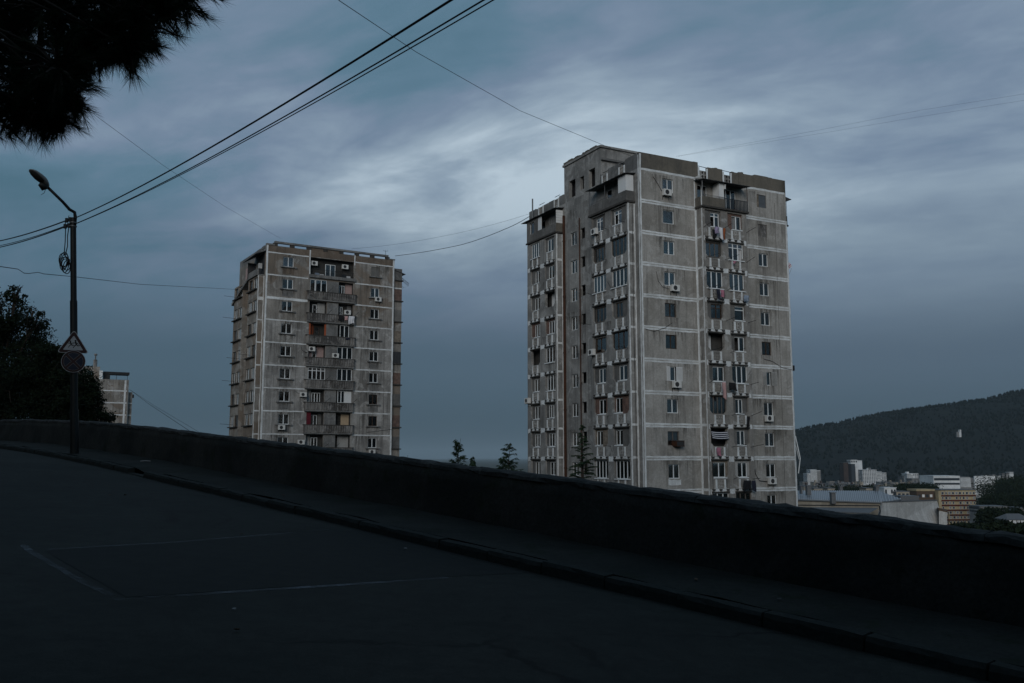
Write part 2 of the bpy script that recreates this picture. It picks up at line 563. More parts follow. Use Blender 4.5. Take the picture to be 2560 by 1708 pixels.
    def rough_stone(name, c1, c2, c3, sc1, bumpd):
        m, n, l, b = base_mat(name)
        b.inputs['Roughness'].default_value = 0.95
        b.inputs['Specular IOR Level'].default_value = 0.15
        tc = N(n, 'ShaderNodeTexCoord')

        def q(s, det=7, rough=0.65):
            k = N(n, 'ShaderNodeTexNoise', inp={'Scale': s, 'Detail': det, 'Roughness': rough})
            l.new(tc.outputs['Object'], k.inputs['Vector'])
            return k.outputs[0]
        col = mix_col(n, l, ramp_node(n, l, q(sc1), [(0.4, (0, 0, 0)), (0.6, (1, 1, 1))]), c1, c2)
        col = mix_col(n, l, ramp_node(n, l, q(sc1 * 2.3), [(0.56, (0, 0, 0)), (0.64, (.7,) * 3)]), col, c3)
        g = ramp_node(n, l, q(22, 5, 0.75), [(0.3, (.65,) * 3), (0.7, (1.35,) * 3)])
        l.new(mix_col(n, l, 1.0, col, g, 'MULTIPLY'), b.inputs['Base Color'])
        bp = N(n, 'ShaderNodeBump', inp={'Strength': 0.8, 'Distance': bumpd})
        l.new(q(6, 9, 0.7), bp.inputs['Height'])
        l.new(bp.outputs[0], b.inputs['Normal'])
    rough_stone('wall_concrete', (.015, .017, .016), (.030, .031, .029), (.012, .017, .010), 0.7, 0.03)
    rough_stone('coping_stone', (.022, .024, .023), (.038, .039, .038), (.060, .061, .060), 1.4, 0.03)
    rough_stone('kerb_stone', (.015, .018, .017), (.026, .029, .027), (.013, .016, .012), 1.2, 0.012)
    rough_stone('pavement', (.011, .013, .0115), (.019, .021, .019), (.009, .013, .007), 0.9, 0.015)
    rough_stone('earth', (.040, .042, .024), (.060, .055, .036), (.026, .036, .016), 0.35, 0.08)
    rough_stone('valley_ground', (.034, .042, .026), (.062, .060, .048), (.10, .10, .095), 0.012, 0.5)
    rough_stone('hill_ground', (.004, .008, .007), (.008, .012, .010), (.013, .016, .013), 0.006, 2.0)
    # worn road paint
    m, n, l, b = base_mat('road_paint')
    b.inputs['Roughness'].default_value = 0.8
    tc = N(n, 'ShaderNodeTexCoord')
    k = N(n, 'ShaderNodeTexNoise', inp={'Scale': 6, 'Detail': 9, 'Roughness': 0.75})
    l.new(tc.outputs['Object'], k.inputs['Vector'])
    k2 = N(n, 'ShaderNodeTexNoise', inp={'Scale': 0.7, 'Detail': 2})
    l.new(tc.outputs['Object'], k2.inputs['Vector'])
    f = math_node(n, l, 'ADD', k.outputs[0], math_node(n, l, 'MULTIPLY', k2.outputs[0], 0.5))
    b.inputs['Base Color'].default_value = (.075, .086, .098, 1)
    tr = N(n, 'ShaderNodeBsdfTransparent')
    mx = N(n, 'ShaderNodeMixShader')
    l.new(ramp_node(n, l, f, [(0.62, (0, 0, 0)), (0.90, (.72,) * 3)]), mx.inputs[0])
    l.new(tr.outputs[0], mx.inputs[1])
    l.new(b.outputs[0], mx.inputs[2])
    l.new(mx.outputs[0], n['Material Output'].inputs[0])

    m, n, l, b = base_mat('rain_stain')
    b.inputs['Base Color'].default_value = (.070, .062, .052, 1)
    b.inputs['Roughness'].default_value = 0.95
    tc = N(n, 'ShaderNodeTexCoord')
    oi = N(n, 'ShaderNodeObjectInfo')
    mp = N(n, 'ShaderNodeMapping')
    mp.inputs['Scale'].default_value = (5.5, 1, .45)
    l.new(tc.outputs['Object'], mp.inputs[0])
    ad = N(n, 'ShaderNodeVectorMath', operation='ADD')
    sx = N(n, 'ShaderNodeVectorMath', operation='SCALE')
    sx.inputs[0].default_value = (91, 17, 53)
    l.new(oi.outputs['Random'], sx.inputs['Scale'])
    l.new(mp.outputs[0], ad.inputs[0])
    l.new(sx.outputs[0], ad.inputs[1])
    k = N(n, 'ShaderNodeTexNoise', inp={'Scale': 1.0, 'Detail': 6, 'Roughness': 0.65})
    l.new(ad.outputs[0], k.inputs['Vector'])
    f = ramp_node(n, l, k.outputs[0], [(0.44, (0, 0, 0)), (0.70, (.75,) * 3)])
    sp = N(n, 'ShaderNodeSeparateXYZ')
    l.new(tc.outputs['Object'], sp.inputs[0])
    fade = math_node(n, l, 'POWER', math_node(n, l, 'ADD', math_node(n, l, 'DIVIDE', sp.outputs[2], 1.5), 1.0, True), 1.3)
    tr = N(n, 'ShaderNodeBsdfTransparent')
    mx = N(n, 'ShaderNodeMixShader')
    l.new(math_node(n, l, 'MULTIPLY', f, fade), mx.inputs[0])
    l.new(tr.outputs[0], mx.inputs[1])
    l.new(b.outputs[0], mx.inputs[2])
    l.new(mx.outputs[0], n['Material Output'].inputs[0])


make_materials()
G = MATS

# ------------------------------------------------------------------ the setting: road, kerb, pavement, wall, terrain
DX, DY = -0.6669, 0.7452              # direction of the road (uphill)
NX, NY = 0.7452, 0.6669               # across the road, towards the valley
KERB, KW, WALL_S, WALL_W = 7.62, 0.18, 9.07, 0.34


def road_t(t):
    z = 0.071 * t
    if t > 22:
        q = min(t, 44) - 22
        z -= 0.0013 * q * q + (0.0572 * (t - 44) if t > 44 else 0)
    return z


def road_z(t, s):
    return -1.65 + road_t(t) - 0.037 * s


def RP(t, s, z=None):
    return Vector((DX * t + NX * s, DY * t + NY * s, road_z(t, s) if z is None else z))


ROADM = Matrix(((DX, NX, 0, 0), (DY, NY, 0, 0), (0, 0, 1, 0), (0, 0, 0, 1)))


def nz(x, y, z=0.0):
    return mnoise.noise(Vector((x, y, z)))


def grid_mesh(name, ts, ss, fn, mat, smooth=True, flip=False):
    V = [fn(t, s) for t in ts for s in ss]
    k = len(ss)
    F = []
    for i in range(len(ts) - 1):
        for j in range(k - 1):
            q = (i * k + j, i * k + j + 1, (i + 1) * k + j + 1, (i + 1) * k + j)
            F.append(q if not flip else q[::-1])
    return np_mesh(name, V, F, mat, smooth)


def frange(a, b, st):
    n = max(1, int(round((b - a) / st)))
    return [a + (b - a) * i / n for i in range(n + 1)]


def build_setting():
    ts = frange(-13, 70, 0.5)
    me = grid_mesh('road', ts, frange(-2.6, KERB + 0.02, 0.35),
                   lambda t, s: RP(t, s, road_z(t, s) + 0.012 * nz(t * .35, s * .6)), G['asphalt'], flip=True)
    tag(link('road', me), kind='structure')

    def ramp(t):                                     # dropped kerb
        return max(0.0, 1 - abs(t - 21.2) / 0.9)
    me = grid_mesh('pavement', frange(-13, 70, 0.3), frange(KERB + KW, WALL_S + 0.02, 0.16),
                   lambda t, s: RP(t, s, -1.80 + road_t(t) + 0.05 * (s - KERB) / 1.45 - 0.10 * ramp(t) * max(0, 1 - (s - KERB - KW) / .6)
                                   + 0.025 * nz(t * .8, s * 1.5, 7) + 0.008 * nz(t * 4, s * 4, 2)), G['pavement'], flip=True)
    tag(link('pavement', me), kind='structure')
    # kerbstones, one by one
    kerb = link('kerb', None)
    tag(kerb, kind='structure')
    kms = []
    for q in range(4):
        r = random.Random(q)
        mb = MB()
        n = 5
        vs, fs = [], []
        for i in range(n + 1):
            x = -0.49 + 0.98 * i / n
            j = lambda a: r.uniform(-a, a)
            sec = [(0.0, -0.35), (0.004 + j(.005), 0.085 + j(.01)), (0.022 + j(.01), 0.128 + j(.008)), (KW - 0.02, 0.134 + j(.006)), (KW, -0.35)]
            vs += [(x, p, z) for p, z in sec]
        for i in range(n):
            for k in range(4):
                fs.append((i * 5 + k, i * 5 + k + 1, i * 5 + k + 6, i * 5 + k + 5))
        fs += [(0, 1, 2, 3, 4)[::-1], tuple(n * 5 + k for k in range(5))]
        kms.append(mb.add(vs, fs).mesh('kerbstone', G['kerb_stone']))
    for i in range(-6, 58):
        t = i + 0.5
        if 20.5 < t < 22.0:
            dz = -0.105
        else:
            dz = rng.uniform(-0.012, 0.012)
        sl = (road_t(t + .5) - road_t(t - .5))
        o = link('kerbstone', kms[rng.randrange(4)], kerb)
        M = ROADM @ Matrix.Translation((t, KERB + rng.uniform(-.012, .012), road_z(t, KERB) + dz)) @ Matrix.Rotation(-math.atan(sl), 4, 'Y') @ Matrix.Rotation(rng.uniform(-.012, .012), 4, 'Z')
        o.matrix_local = M
    # worn parking-bay lines, sheets 4 mm above the asphalt
    lines = [('A', [(8.05, 2.80), (8.05, 4.5), (8.08, 6.3)], .10), ('C', [(11.2, 2.80), (10.7, 2.76), (9.0, 2.74), (8.0, 2.78)], .085),
             ('B', [(10.85, 2.95), (11.15, 4.46), (12.05, 7.18)], .065)]
    for nm, pts, w in lines:
        mb = MB()
        P = []
        for i in range(len(pts) - 1):
            k = 14
            for j in range(k + (i == len(pts) - 2)):
                f = j / k
                P.append((pts[i][0] * (1 - f) + pts[i + 1][0] * f, pts[i][1] * (1 - f) + pts[i + 1][1] * f))
        L, Rr = [], []
        for i, p in enumerate(P):
            a, b = P[max(i - 1, 0)], P[min(i + 1, len(P) - 1)]
            d = Vector((b[0] - a[0], b[1] - a[1])).normalized()
            e = Vector((-d.y, d.x))
            for lst, sg in ((L, 1), (Rr, -1)):
                q = Vector(p) + e * sg * w / 2 * rng.uniform(.75, 1.15)
                lst.append(RP(q.x, q.y, road_z(q.x, q.y) + 0.012 * nz(q.x * .35, q.y * .6) + 0.004))
        for i in range(len(P) - 1):
            mb.quad(L[i], L[i + 1], Rr[i + 1], Rr[i])
        tag(mb.build('bay_marking', G['road_paint']), kind='structure')
    # a darker, newer strip of asphalt fills the bay between the two lines
    simple('asphalt_new', (.0092, .0110, .0102), 0.85, spec=.12, var=.35, scale=5)
    A0, B0 = [(8.12, 2.86), (8.12, 7.58)], [(10.75, 2.90), (11.9, 7.58)]
    n = 16

    def pt(f, g):
        a = Vector(A0[0]).lerp(Vector(A0[1]), f)
        b = Vector(B0[0]).lerp(Vector(B0[1]), f)
        q = a.lerp(b, g)
        return RP(q.x, q.y, road_z(q.x, q.y) + 0.012 * nz(q.x * .35, q.y * .6) + 0.003)
    V = [pt(i / n, j / 8) for i in range(n + 1) for j in range(9)]
    F = [(i * 9 + j, i * 9 + j + 1, (i + 1) * 9 + j + 1, (i + 1) * 9 + j) for i in range(n) for j in range(8)]
    tag(link('asphalt_patch', np_mesh('asphalt_patch', V, F, MATS['asphalt_new'], True)), kind='structure')
    # parapet wall along the pavement edge
    wall = thing('parapet_wall', 'low dark weathered stone parapet wall running along the pavement edge', 'wall', RP(20, WALL_S, -0.3))
    wi = Matrix.Translation(-wall.location)

    def wtop(t):
        return -0.94 + road_t(t) + 0.014 * nz(t * .5, 3.3) + 0.016 * nz(t * 3.1, 9.1)
    ts = frange(-13, 70, 0.25)
    V, F = [], []
    for t in ts:
        zt = wtop(t) - 0.07
        zb = -1.78 + road_t(t) - 0.3
        for k in range(7):
            f = k / 6
            V.append(RP(t, WALL_S + 0.03 * nz(t * 1.3, f * 3) - 0.05 * (1 - f), zb + (zt - zb) * f))
        V.append(RP(t, WALL_S + WALL_W, zt))
        V.append(RP(t, WALL_S + WALL_W + .25, -7.5 + road_t(t)))
    for i in range(len(ts) - 1):
        for k in range(8):
            a = i * 9 + k
            F.append((a, a + 1, a + 10, a + 9))
    o = link('wall_body', np_mesh('wall_body', V, F, G['wall_concrete'], True), wall)
    o.matrix_local = wi
    t = -13.0
    k = 0
    while t < 69:
        ln = rng.uniform(0.9, 1.9)
        r = random.Random(k)
        k += 1
        n = max(4, int(ln / 0.16))
        V, F = [], []
        for i in range(n + 1):
            tt = t + 0.004 + (ln - 0.008) * i / n
            zt = wtop(tt)
            ed = .03 if i in (0, n) else 0
            a = lambda m: r.uniform(-m, m)
            for s, z in ((-.012 + a(.012), -.085), (-.008 + a(.015) + ed * .3, -.03 + a(.012)), (.04, .0 + a(.012) - ed * .4), (WALL_W * .5, .010 + a(.014) - ed * .3), (WALL_W + .03 + a(.02), -.01 + a(.012)), (WALL_W + .03, -.085)):
                V.append(RP(tt, WALL_S + s, zt + z))
        for i in range(n):
            for q in range(5):
                F.append((i * 6 + q, i * 6 + q + 1, i * 6 + q + 7, i * 6 + q + 6))
        F += [(5, 4, 3, 2, 1, 0), tuple(n * 6 + q for q in range(6))]
        o = link('coping_stone', np_mesh('coping_stone', V, F, G['coping_stone']), wall)
        o.matrix_local = wi
        t += ln
    # terrain: unseen bank added to shade the road, drop below it, valley floor
    def ground(t, s):
        e = max(0.0, -2.7 - s)
        back = max(0.0, -13.5 - t) * max(0.0, min(1.0, (32 - s) / 14))  # rise behind the camera, added to block the low sun
        up = 30 * (1 - math.exp(-e / 16.0)) + 22 * (1 - math.exp(-back / 12.0))
        if s <= 9.3:
            z = road_z(max(-40, min(t, 90)), max(-3, s)) - 0.5 + min(up, 30)
        else:
            q = s - 9.3
            z0 = road_z(max(-40, min(t, 60)), 9.3) - 4.2
            z = z0 * math.exp(-q / 26) + (-12.2) * (1 - math.exp(-q / 26)) + min(24 * (1 - math.exp(-back / 12.0)), 24)
            r = max(0.0, (s - 95) / 520)
            z -= 40 * min(1.0, r) ** 1.3 + (2.0 * nz(t * .006, s * .006) if s > 150 else 0)
        if s < -4 or 10 < s < 60:
            z += 0.5 * nz(t * .12, s * .12, 5)
        return z
    ss = frange(-70, 9.3, 3) + frange(9.35, 24, 1.6) + frange(27, 120, 6) + frange(140, 700, 40) + [900, 1200, 1600, 2200, 3200, 4800, 7000, 10000, 16000, 26000, 40000]
    ts = [-40000, -22000, -11000, -6000, -3500, -2000, -1200, -800] + frange(-600, -120, 60) + frange(-100, 140, 4) + frange(160, 800, 40) + [1000, 1400, 2000, 3000, 4500, 6500, 10000, 18000, 40000]
    me = grid_mesh('ground', ts, ss, lambda t, s: RP(t, s, ground(t, s)), G['valley_ground'], flip=True)
    tag(link('ground', me), kind='structure')
    return ground


GROUND = build_setting()


def ground_xy(x, y):
    return GROUND(DX * x + DY * y, NX * x + NY * y)


def hill_z(x, y):
    zr = 80 + (x - 812) * 0.172
    zr = max(-52, min(zr, 420)) + 9 * nz(x * .004, 1.7) + 5 * nz(x * .013, 4.1)
    f = (y - 1450) / 1150
    f = max(0.0, min(1.0, f))
    f = f * f * (3 - 2 * f) * .45 + f * .55
    z = -52 + (zr + 52) * f
    if y > 2600:
        z -= (y - 2600) * 0.22
    return z + (26 * nz(x * .0035, y * .0035, 2) + 13 * nz(x * .009, y * .009, 8)) * f * (1 if y < 2500 else max(0, (2600 - y) / 100))


def build_hill():
    V, F = [], []
    xs, ys = frange(250, 4200, 28), frange(1450, 3000, 28)
    for x in xs:
        for y in ys:
            V.append((x, y, hill_z(x, y)))
    k = len(ys)
    for i in range(len(xs) - 1):
        for j in range(k - 1):
            F.append((i * k + j, (i + 1) * k + j, (i + 1) * k + j + 1, i * k + j + 1))
    tag(link('hill', np_mesh('hill', V, F, G['hill_ground'], True)), kind='structure')
    # woodland on the hill: trees too far to tell apart
    r = random.Random(3)
    V, F = [], []
    for _ in range(15000):
        x = r.uniform(480, 2500)
        y = 2600 - 1150 * r.random() ** 1.5 + (r.uniform(-10, 20))
        if x / y > 0.75 or nz(x * .006, y * .006, 11) + 0.35 * nz(x * .03, y * .03, 1) < r.uniform(-.5, .15):
            continue
        z = hill_z(x, y)
        h, w = r.uniform(4, 9), r.uniform(3, 6.5)
        b = len(V)
        for i in range(5):
            a = i * 1.2566 + r.random()
            V.append((x + w * .5 * math.cos(a), y + w * .5 * math.sin(a), z + h * r.uniform(.25, .5)))
        V += [(x, y, z + h), (x, y, z - 1)]
        F += [(b + i, b + (i + 1) % 5, b + 5) for i in range(5)] + [(b + (i + 1) % 5, b + i, b + 6) for i in range(5)]
    tag(link('woodland', np_mesh('woodland', V, F, G['forest_green'])), 'dark scrubby woodland covering the long hill beyond the city', 'woodland', kind='stuff')


build_hill()

# ------------------------------------------------------------------ building kit
I4 = Matrix.Identity(4)
LEFT = Matrix.Rotation(R(-90), 4, 'Z')
TR = lambda x, y, z: Matrix.Translation((x, y, z))
CACHE = {}
FRAME = {'w': 'frame_white', 'b': 'frame_brown', 'o': 'frame_old', 'd': 'frame_brown', 'g': 'frame_old'}
brng = random.Random(21)


def frame_mesh(w, h, col, n, tr):
    key = ('fr', round(w, 2), round(h, 2), col, n, tr)
    if key not in CACHE:
        mb, b, d = MB(), 0.065, 0.07
        mb.box(0, w, 0, d, 0, b).box(0, w, 0, d, h - b, h).box(0, b, .003, d, b, h - b).box(w - b, w, .003, d, b, h - b)
        for i in range(1, n):
            x = w * i / n
            mb.box(x - .05, x + .05, .004, d, b, h - b)
        if tr:
            z = h * .74
            mb.box(b, w - b, .006, d, z - .035, z + .035)
        CACHE[key] = mb.mesh('window', G[FRAME[col]])
    return CACHE[key]


def pane_mesh(w, h, mat):
    key = ('pn', round(w, 2), round(h, 2), mat)
    if key not in CACHE:
        CACHE[key] = MB().box(0, w, 0, .008, 0, h).mesh('pane', G[mat])
    return CACHE[key]


def curtain_mesh(w, h, mat, style):
    key = ('cu', round(w, 2), round(h, 2), mat, style)
    if key not in CACHE:
        mb = MB()
        x0, x1 = (0, w)
        if style == 1:
            x1 = w * .5
        elif style == 2:
            x0 = w * .55
        n = max(6, int((x1 - x0) / .07))
        pts = [(x0 + (x1 - x0) * i / n, .03 * math.sin(i * 1.9) + .012 * math.sin(i * .7)) for i in range(n + 1)]
        for i in range(n):
            (xa, ya), (xb, yb) = pts[i], pts[i + 1]
            za = zb = 0.0
            if style == 3:                                      # drawn up towards one side
                za, zb = h * .9 * max(0, 1 - xa / w), h * .9 * max(0, 1 - xb / w)
            mb.quad((xa, ya, za), (xb, yb, zb), (xb, yb, h), (xa, ya, h))
        CACHE[key] = mb.mesh('curtain', G[mat])
    return CACHE[key]


def window(parent, T, a, y, z, w, h, kind, sill=None):
    col, n, fl = kind[0], int(kind[1]), kind[2:]
    tr = 't' in fl
    o = link('window', frame_mesh(w, h, col, n, tr), parent, T @ TR(a, y, z))
    sw = w / n
    glass = 'glass_blue' if (col == 'd' or brng.random() < .3) else 'glass'
    zt = h * .74
    for i in range(n):
        x0 = (i * sw + (.065 if i == 0 else .05))
        x1 = ((i + 1) * sw - (.065 if i == n - 1 else .05))
        if not (('l' in fl and i == 0) or ('r' in fl and i == n - 1)):
            link('pane', pane_mesh(x1 - x0, (zt - .035 if tr else h - .065) - .065, glass), o, TR(x0, .03, .065))
        if tr:
            link('pane', pane_mesh(x1 - x0, h - .065 - zt - .035, 'glass_blue'), o, TR(x0, .03, zt + .035))
    c = brng.random()
    if 'c' in fl or (c < .55 and 'k' not in fl):
        st = 0 if 'c' in fl else brng.choice((0, 0, 0, 1, 2))
        cm = 'curtain_white' if 'c' in fl else ('curtain_warm' if 'y' in fl else brng.choice(('curtain_grey', 'curtain_grey', 'curtain_white')))
        link('curtain', curtain_mesh(w - .1, h - .1, cm, st), o, TR(.05, .14, .05))
    if sill:
        key = ('sill', round(w, 2), sill)
        if key not in CACHE:
            mb = MB()
            if sill == 'knob':
                mb.box(-.28, w + .28, -.30, .02, -.13, -.02).box(-.34, -.14, -.33, -.04, -.17, .02).box(w + .14, w + .34, -.33, -.04, -.17, .02)
            else:
                mb.box(-.05, w + .05, -.22, .03, -.07, -.005)
            CACHE[key] = mb.mesh('sill', G['concrete_grey' if sill == 'knob' else 'frame_white'])
        link('sill', CACHE[key], o, I4)
    return o


def strip(parent, T, a0, a1, z0, z1, double=False, vert=False, name='painted_strip', jit=.022):
    """band of paint over a panel joint with uneven edges, standing 1 cm proud"""
    mb = MB()
    rows = [(z0, z1)]
    if double:
        m = (z0 + z1) / 2
        rows = [(z0, m - .03), (m + .03, z1)]
    for b, t in rows:
        L = (t - b) if vert else (a1 - a0)
        n = max(2, int(L / .33))
        P, Q = [], []
        for i in range(n + 1):
            f = i / n
            j0, j1 = brng.uniform(-jit, jit), brng.uniform(-jit, jit)
            if vert:
                zz = b + (t - b) * f
                P.append((a0 + j0, zz))
                Q.append((a1 + j1, zz))
            else:
                aa = a0 + (a1 - a0) * f
                P.append((aa, t + j0))
                Q.append((aa, b + j1))
        for i in range(n):
            p, q, p2, q2 = P[i], Q[i], P[i + 1], Q[i + 1]
            y = -.012
            mb.quad((q[0], y, q[1]), (q2[0], y, q2[1]), (p2[0], y, p2[1]), (p[0], y, p[1]))
            mb.quad((p[0], y, p[1]), (p2[0], y, p2[1]), (p2[0], .01, p2[1]), (p[0], .01, p[1]))
            mb.quad((q2[0], y, q2[1]), (q[0], y, q[1]), (q[0], .01, q[1]), (q2[0], .01, q2[1]))
    return mb.build(name, G['strip_paint'], parent, T)


def perforated_mesh(w, h, posts=True):
    """pierced railing block: two rows of three round holes between white posts"""
    key = ('perf', round(w, 2), round(h, 2), posts)
    if key in CACHE:
        return CACHE[key]
    mb = MB()
    pw = .18 if posts else 0.0
    cw, ch = (w - 2 * pw) / 3, h / 2
    for i in range(3):
        for j in range(2):
            x, z = pw + cw * (i + .5), ch * (j + .5)
            rx, rz = cw * .39, min(ch * .38, cw * .42)
            outer = [(cw / 2, 0), (cw / 2, ch / 2), (0, ch / 2), (-cw / 2, ch / 2), (-cw / 2, 0), (-cw / 2, -ch / 2), (0, -ch / 2), (cw / 2, -ch / 2)]
            vs = [(x + p[0], 0, z + p[1]) for p in outer]
            vs += [(x + rx * math.cos(k * math.pi / 4), 0, z + rz * math.sin(k * math.pi / 4)) for k in range(8)]
            vs += [(x + rx * math.cos(k * math.pi / 4), .09, z + rz * math.sin(k * math.pi / 4)) for k in range(8)]
            fs = [(k, 8 + k, 8 + (k + 1) % 8, (k + 1) % 8) for k in range(8)] + [(8 + k, 16 + k, 16 + (k + 1) % 8, 8 + (k + 1) % 8) for k in range(8)]
            fs.append(tuple(range(16, 24)))
            mb.mi = 0
            b = len(mb.v)
            mb.add(vs, fs)
            mb.m[-1] = 2
    mb.mi = 0
    mb.quad((0, 0, h), (w, 0, h), (w, .1, h), (0, .1, h))
    mb.quad((0, 0, 0), (w, 0, 0), (w, .1, 0), (0, .1, 0))
    if posts:
        mb.mi = 1
        for x in (0, w - pw):
            mb.box(x, x + pw, -.03, .1, -.02, h + .03)
            mb.box(x - .03, x + pw + .03, -.032, .1, -.14, -.021)
    CACHE[key] = mb.mesh('pierced_railing', [G['render_bay'], G['strip_paint'], G['ac_dark']])
    return CACHE[key]


INF = {'p': 'infill_grey', 'k': 'brick_red', 'y': 'brick_buff', 'd': 'loggia_wall', 'q': 'infill_pale'}


def cell(parent, T, o0, o1, zb, zt, y, spec):
    """filling of one balcony opening: spec = kind|from-to|infill"""
    p = spec.split('|')
    if p[0] == 'open':
        link('white_door', MB().box(0, .75, 0, .05, 0, zt - zb - .1).mesh('white_door', G['white_panel']), parent, T @ TR(o0 + .12, y + .74, zb))
        return None
    if p[0] == 'dark':
        return None
    if p[0] == 'awn':
        mb = MB()
        n = 12
        for i in range(n):
            mb.mi = 0 if i % 3 == 1 else 1
            z1_, z0_ = zt - .25 - (i * .055), zt - .25 - ((i + 1) * .055)
            y1_, y0_ = y - .02 - i * .018, y - .02 - (i + 1) * .018
            sg = lambda x: -.06 * math.sin(math.pi * x)
            for q in range(6):
                xa, xb = o0 + (o1 - o0) * q / 6, o0 + (o1 - o0) * (q + 1) / 6
                mb.quad((xa, y0_, z0_ + sg(q / 6)), (xb, y0_, z0_ + sg((q + 1) / 6)), (xb, y1_, z1_ + sg((q + 1) / 6)), (xa, y1_, z1_ + sg(q / 6)))
        mb.build('striped_awning', [G['cloth_white'], G['cloth_navy']], parent, T)
        return None
    f0, f1 = [float(q) for q in p[1].split('-')] if len(p) > 1 else (0, 1)
    inf = p[2] if len(p) > 2 else 'n'
    w0, w1 = o0 + (o1 - o0) * f0, o0 + (o1 - o0) * f1
    if inf == 'n':
        lo, hi = zb, zt
        return window(parent, T, w0, y + .10, lo, w1 - w0, hi - lo, p[0], 'plain' if p[0][0] == 'w' else None)
    lo, hi = zb + .10, zt - .16
    mb = MB().holed(o0, o1, zb, zt, [(w0, w1, lo, hi)], y + .15, .16)
    mb.build('infill_wall', G[INF[inf]], parent, T)
    return window(parent, T, w0, y + .22, lo, w1 - w0, hi - lo, p[0], 'plain' if p[0][0] == 'w' else None)


def bay(parent, T, a0, a1, out, zlo, zhi, cols, rows, zfloor, mat, first=2, last=12, skip_panels=()):
    """projecting stack of glazed-in balconies"""
    holes = []
    for c, (o0, o1) in enumerate(cols):
        for r in range(first, last + 1):
            zf = zfloor(r + 1)
            holes.append((o0, o1, zf + .85, zf + 2.42))
    mb = MB()
    mb.holed(a0, a1, zlo, zhi, holes, -out, .3)
    mb.quad((a0, 0, zlo), (a0, -out, zlo), (a0, -out, zhi), (a0, 0, zhi))
    mb.quad((a1, -out, zlo), (a1, 0, zlo), (a1, 0, zhi), (a1, -out, zhi))
    mb.quad((a0, -out, zhi), (a1, -out, zhi), (a1, 0, zhi), (a0, 0, zhi))
    for h in holes:
        y0, y1 = -out + .003, -out + .20
        for x, sg in ((h[0] + .002, 1), (h[1] - .002, -1)):
            z = h[2] + .002
            mb.prism([(x, z), (x + sg * .3, z), (x, z + .3)][::sg], y0, y1)
    mb.build('bay_wall', G[mat], parent, T)
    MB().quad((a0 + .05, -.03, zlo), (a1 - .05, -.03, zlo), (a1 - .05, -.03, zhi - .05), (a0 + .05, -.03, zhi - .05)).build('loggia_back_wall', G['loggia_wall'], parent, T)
    for r in range(first, last + 1):
        zf = zfloor(r + 1)
        for c, (o0, o1) in enumerate(cols):
            sp = rows[c]
            spec = sp[r - first] if r - first < len(sp) else 'w2|.2-.8|p'
            cell(parent, T, o0, o1, zf + .85, zf + 2.42, -out, spec)
            pwid = min(1.2, (o1 - o0) * .62)
            pc = (o0 + o1) / 2 + brng.uniform(-.06, .06)
            if brng.random() < .93:
                link('pierced_railing', perforated_mesh(pwid, .62), parent, T @ TR(pc - pwid / 2, -out - .035, zf + .14))
            strip(parent, T @ TR(0, -out, 0), o0 - .02, o1 + .02, zf - .23, zf - .02, jit=.03)
            # dark slab edge with stubby brackets under it
            key = ('cor', round(o1 - o0, 2))
            if key not in CACHE:
                w = o1 - o0
                m2 = MB().box(-.06, w + .06, -.09, .1, -.355, -.265)
                for fx in (-.04, w / 2 - .18, w - .32):
                    m2.add([(fx, -.07, -.03), (fx + .36, -.07, -.03), (fx + .28, -.085, -.2), (fx + .08, -.085, -.2), (fx, .02, -.03), (fx + .36, .02, -.03), (fx + .28, .02, -.2), (fx + .08, .02, -.2)],
                           [(0, 3, 2, 1), (0, 1, 5, 4), (1, 2, 6, 5), (2, 3, 7, 6), (3, 0, 4, 7)])
                CACHE[key] = m2.mesh('slab_edge', G['cornice_dark'])
            link('slab_edge', CACHE[key], parent, T @ TR(o0, -out, zf))
        edges = [a0] + [q for c in cols for q in c] + [a1]
        for i in range(0, len(edges), 2):
            if edges[i + 1] - edges[i] > .3:
                strip(parent, T @ TR(0, -out, 0), edges[i] + .10, edges[i + 1] - .10, zf - .42 + brng.uniform(-.06, .03), zf - .025, jit=.05)


def corner_strips(parent, T, a0, a1, zlo, zhi, w=.13):
    strip(parent, T, a0, a0 + w, zlo, zhi, vert=True)
    strip(parent, T, a1 - w, a1, zlo, zhi, vert=True)


def parapet(parent, T, a0, a1, z0, z1, mat, depth=.3, jit=.05, y=0.0):
    """parapet with a ragged brick top edge"""
    mb = MB()
    n = max(2, int((a1 - a0) / .27))
    zs = []
    cur = 0.0
    for i in range(n):
        if brng.random() < .35:
            cur = brng.choice((0, 0, -.03, -.07, -.1, .03)) * jit / .05
        zs.append(z1 + cur)
    for i in range(n):
        x0, x1, z = a0 + (a1 - a0) * i / n, a0 + (a1 - a0) * (i + 1) / n, zs[i]
        mb.quad((x0, y, z0), (x1, y, z0), (x1, y, z), (x0, y, z))
        mb.quad((x0, y, z), (x1, y, z), (x1, y + depth, z), (x0, y + depth, z))
        mb.quad((x1, y + depth, z0), (x0, y + depth, z0), (x0, y + depth, z), (x1, y + depth, z))
        if i:
            mb.quad((x0, y, min(zs[i - 1], z)), (x0, y + depth, min(zs[i - 1], z)), (x0, y + depth, max(zs[i - 1], z)), (x0, y, max(zs[i - 1], z)))
    mb.quad((a0, y + depth, z0), (a0, y, z0), (a0, y, zs[0]), (a0, y + depth, zs[0]))
    mb.quad((a1, y, z0), (a1, y + depth, z0), (a1, y + depth, zs[-1]), (a1, y, zs[-1]))
    return mb.build('parapet', G[mat], parent, T)


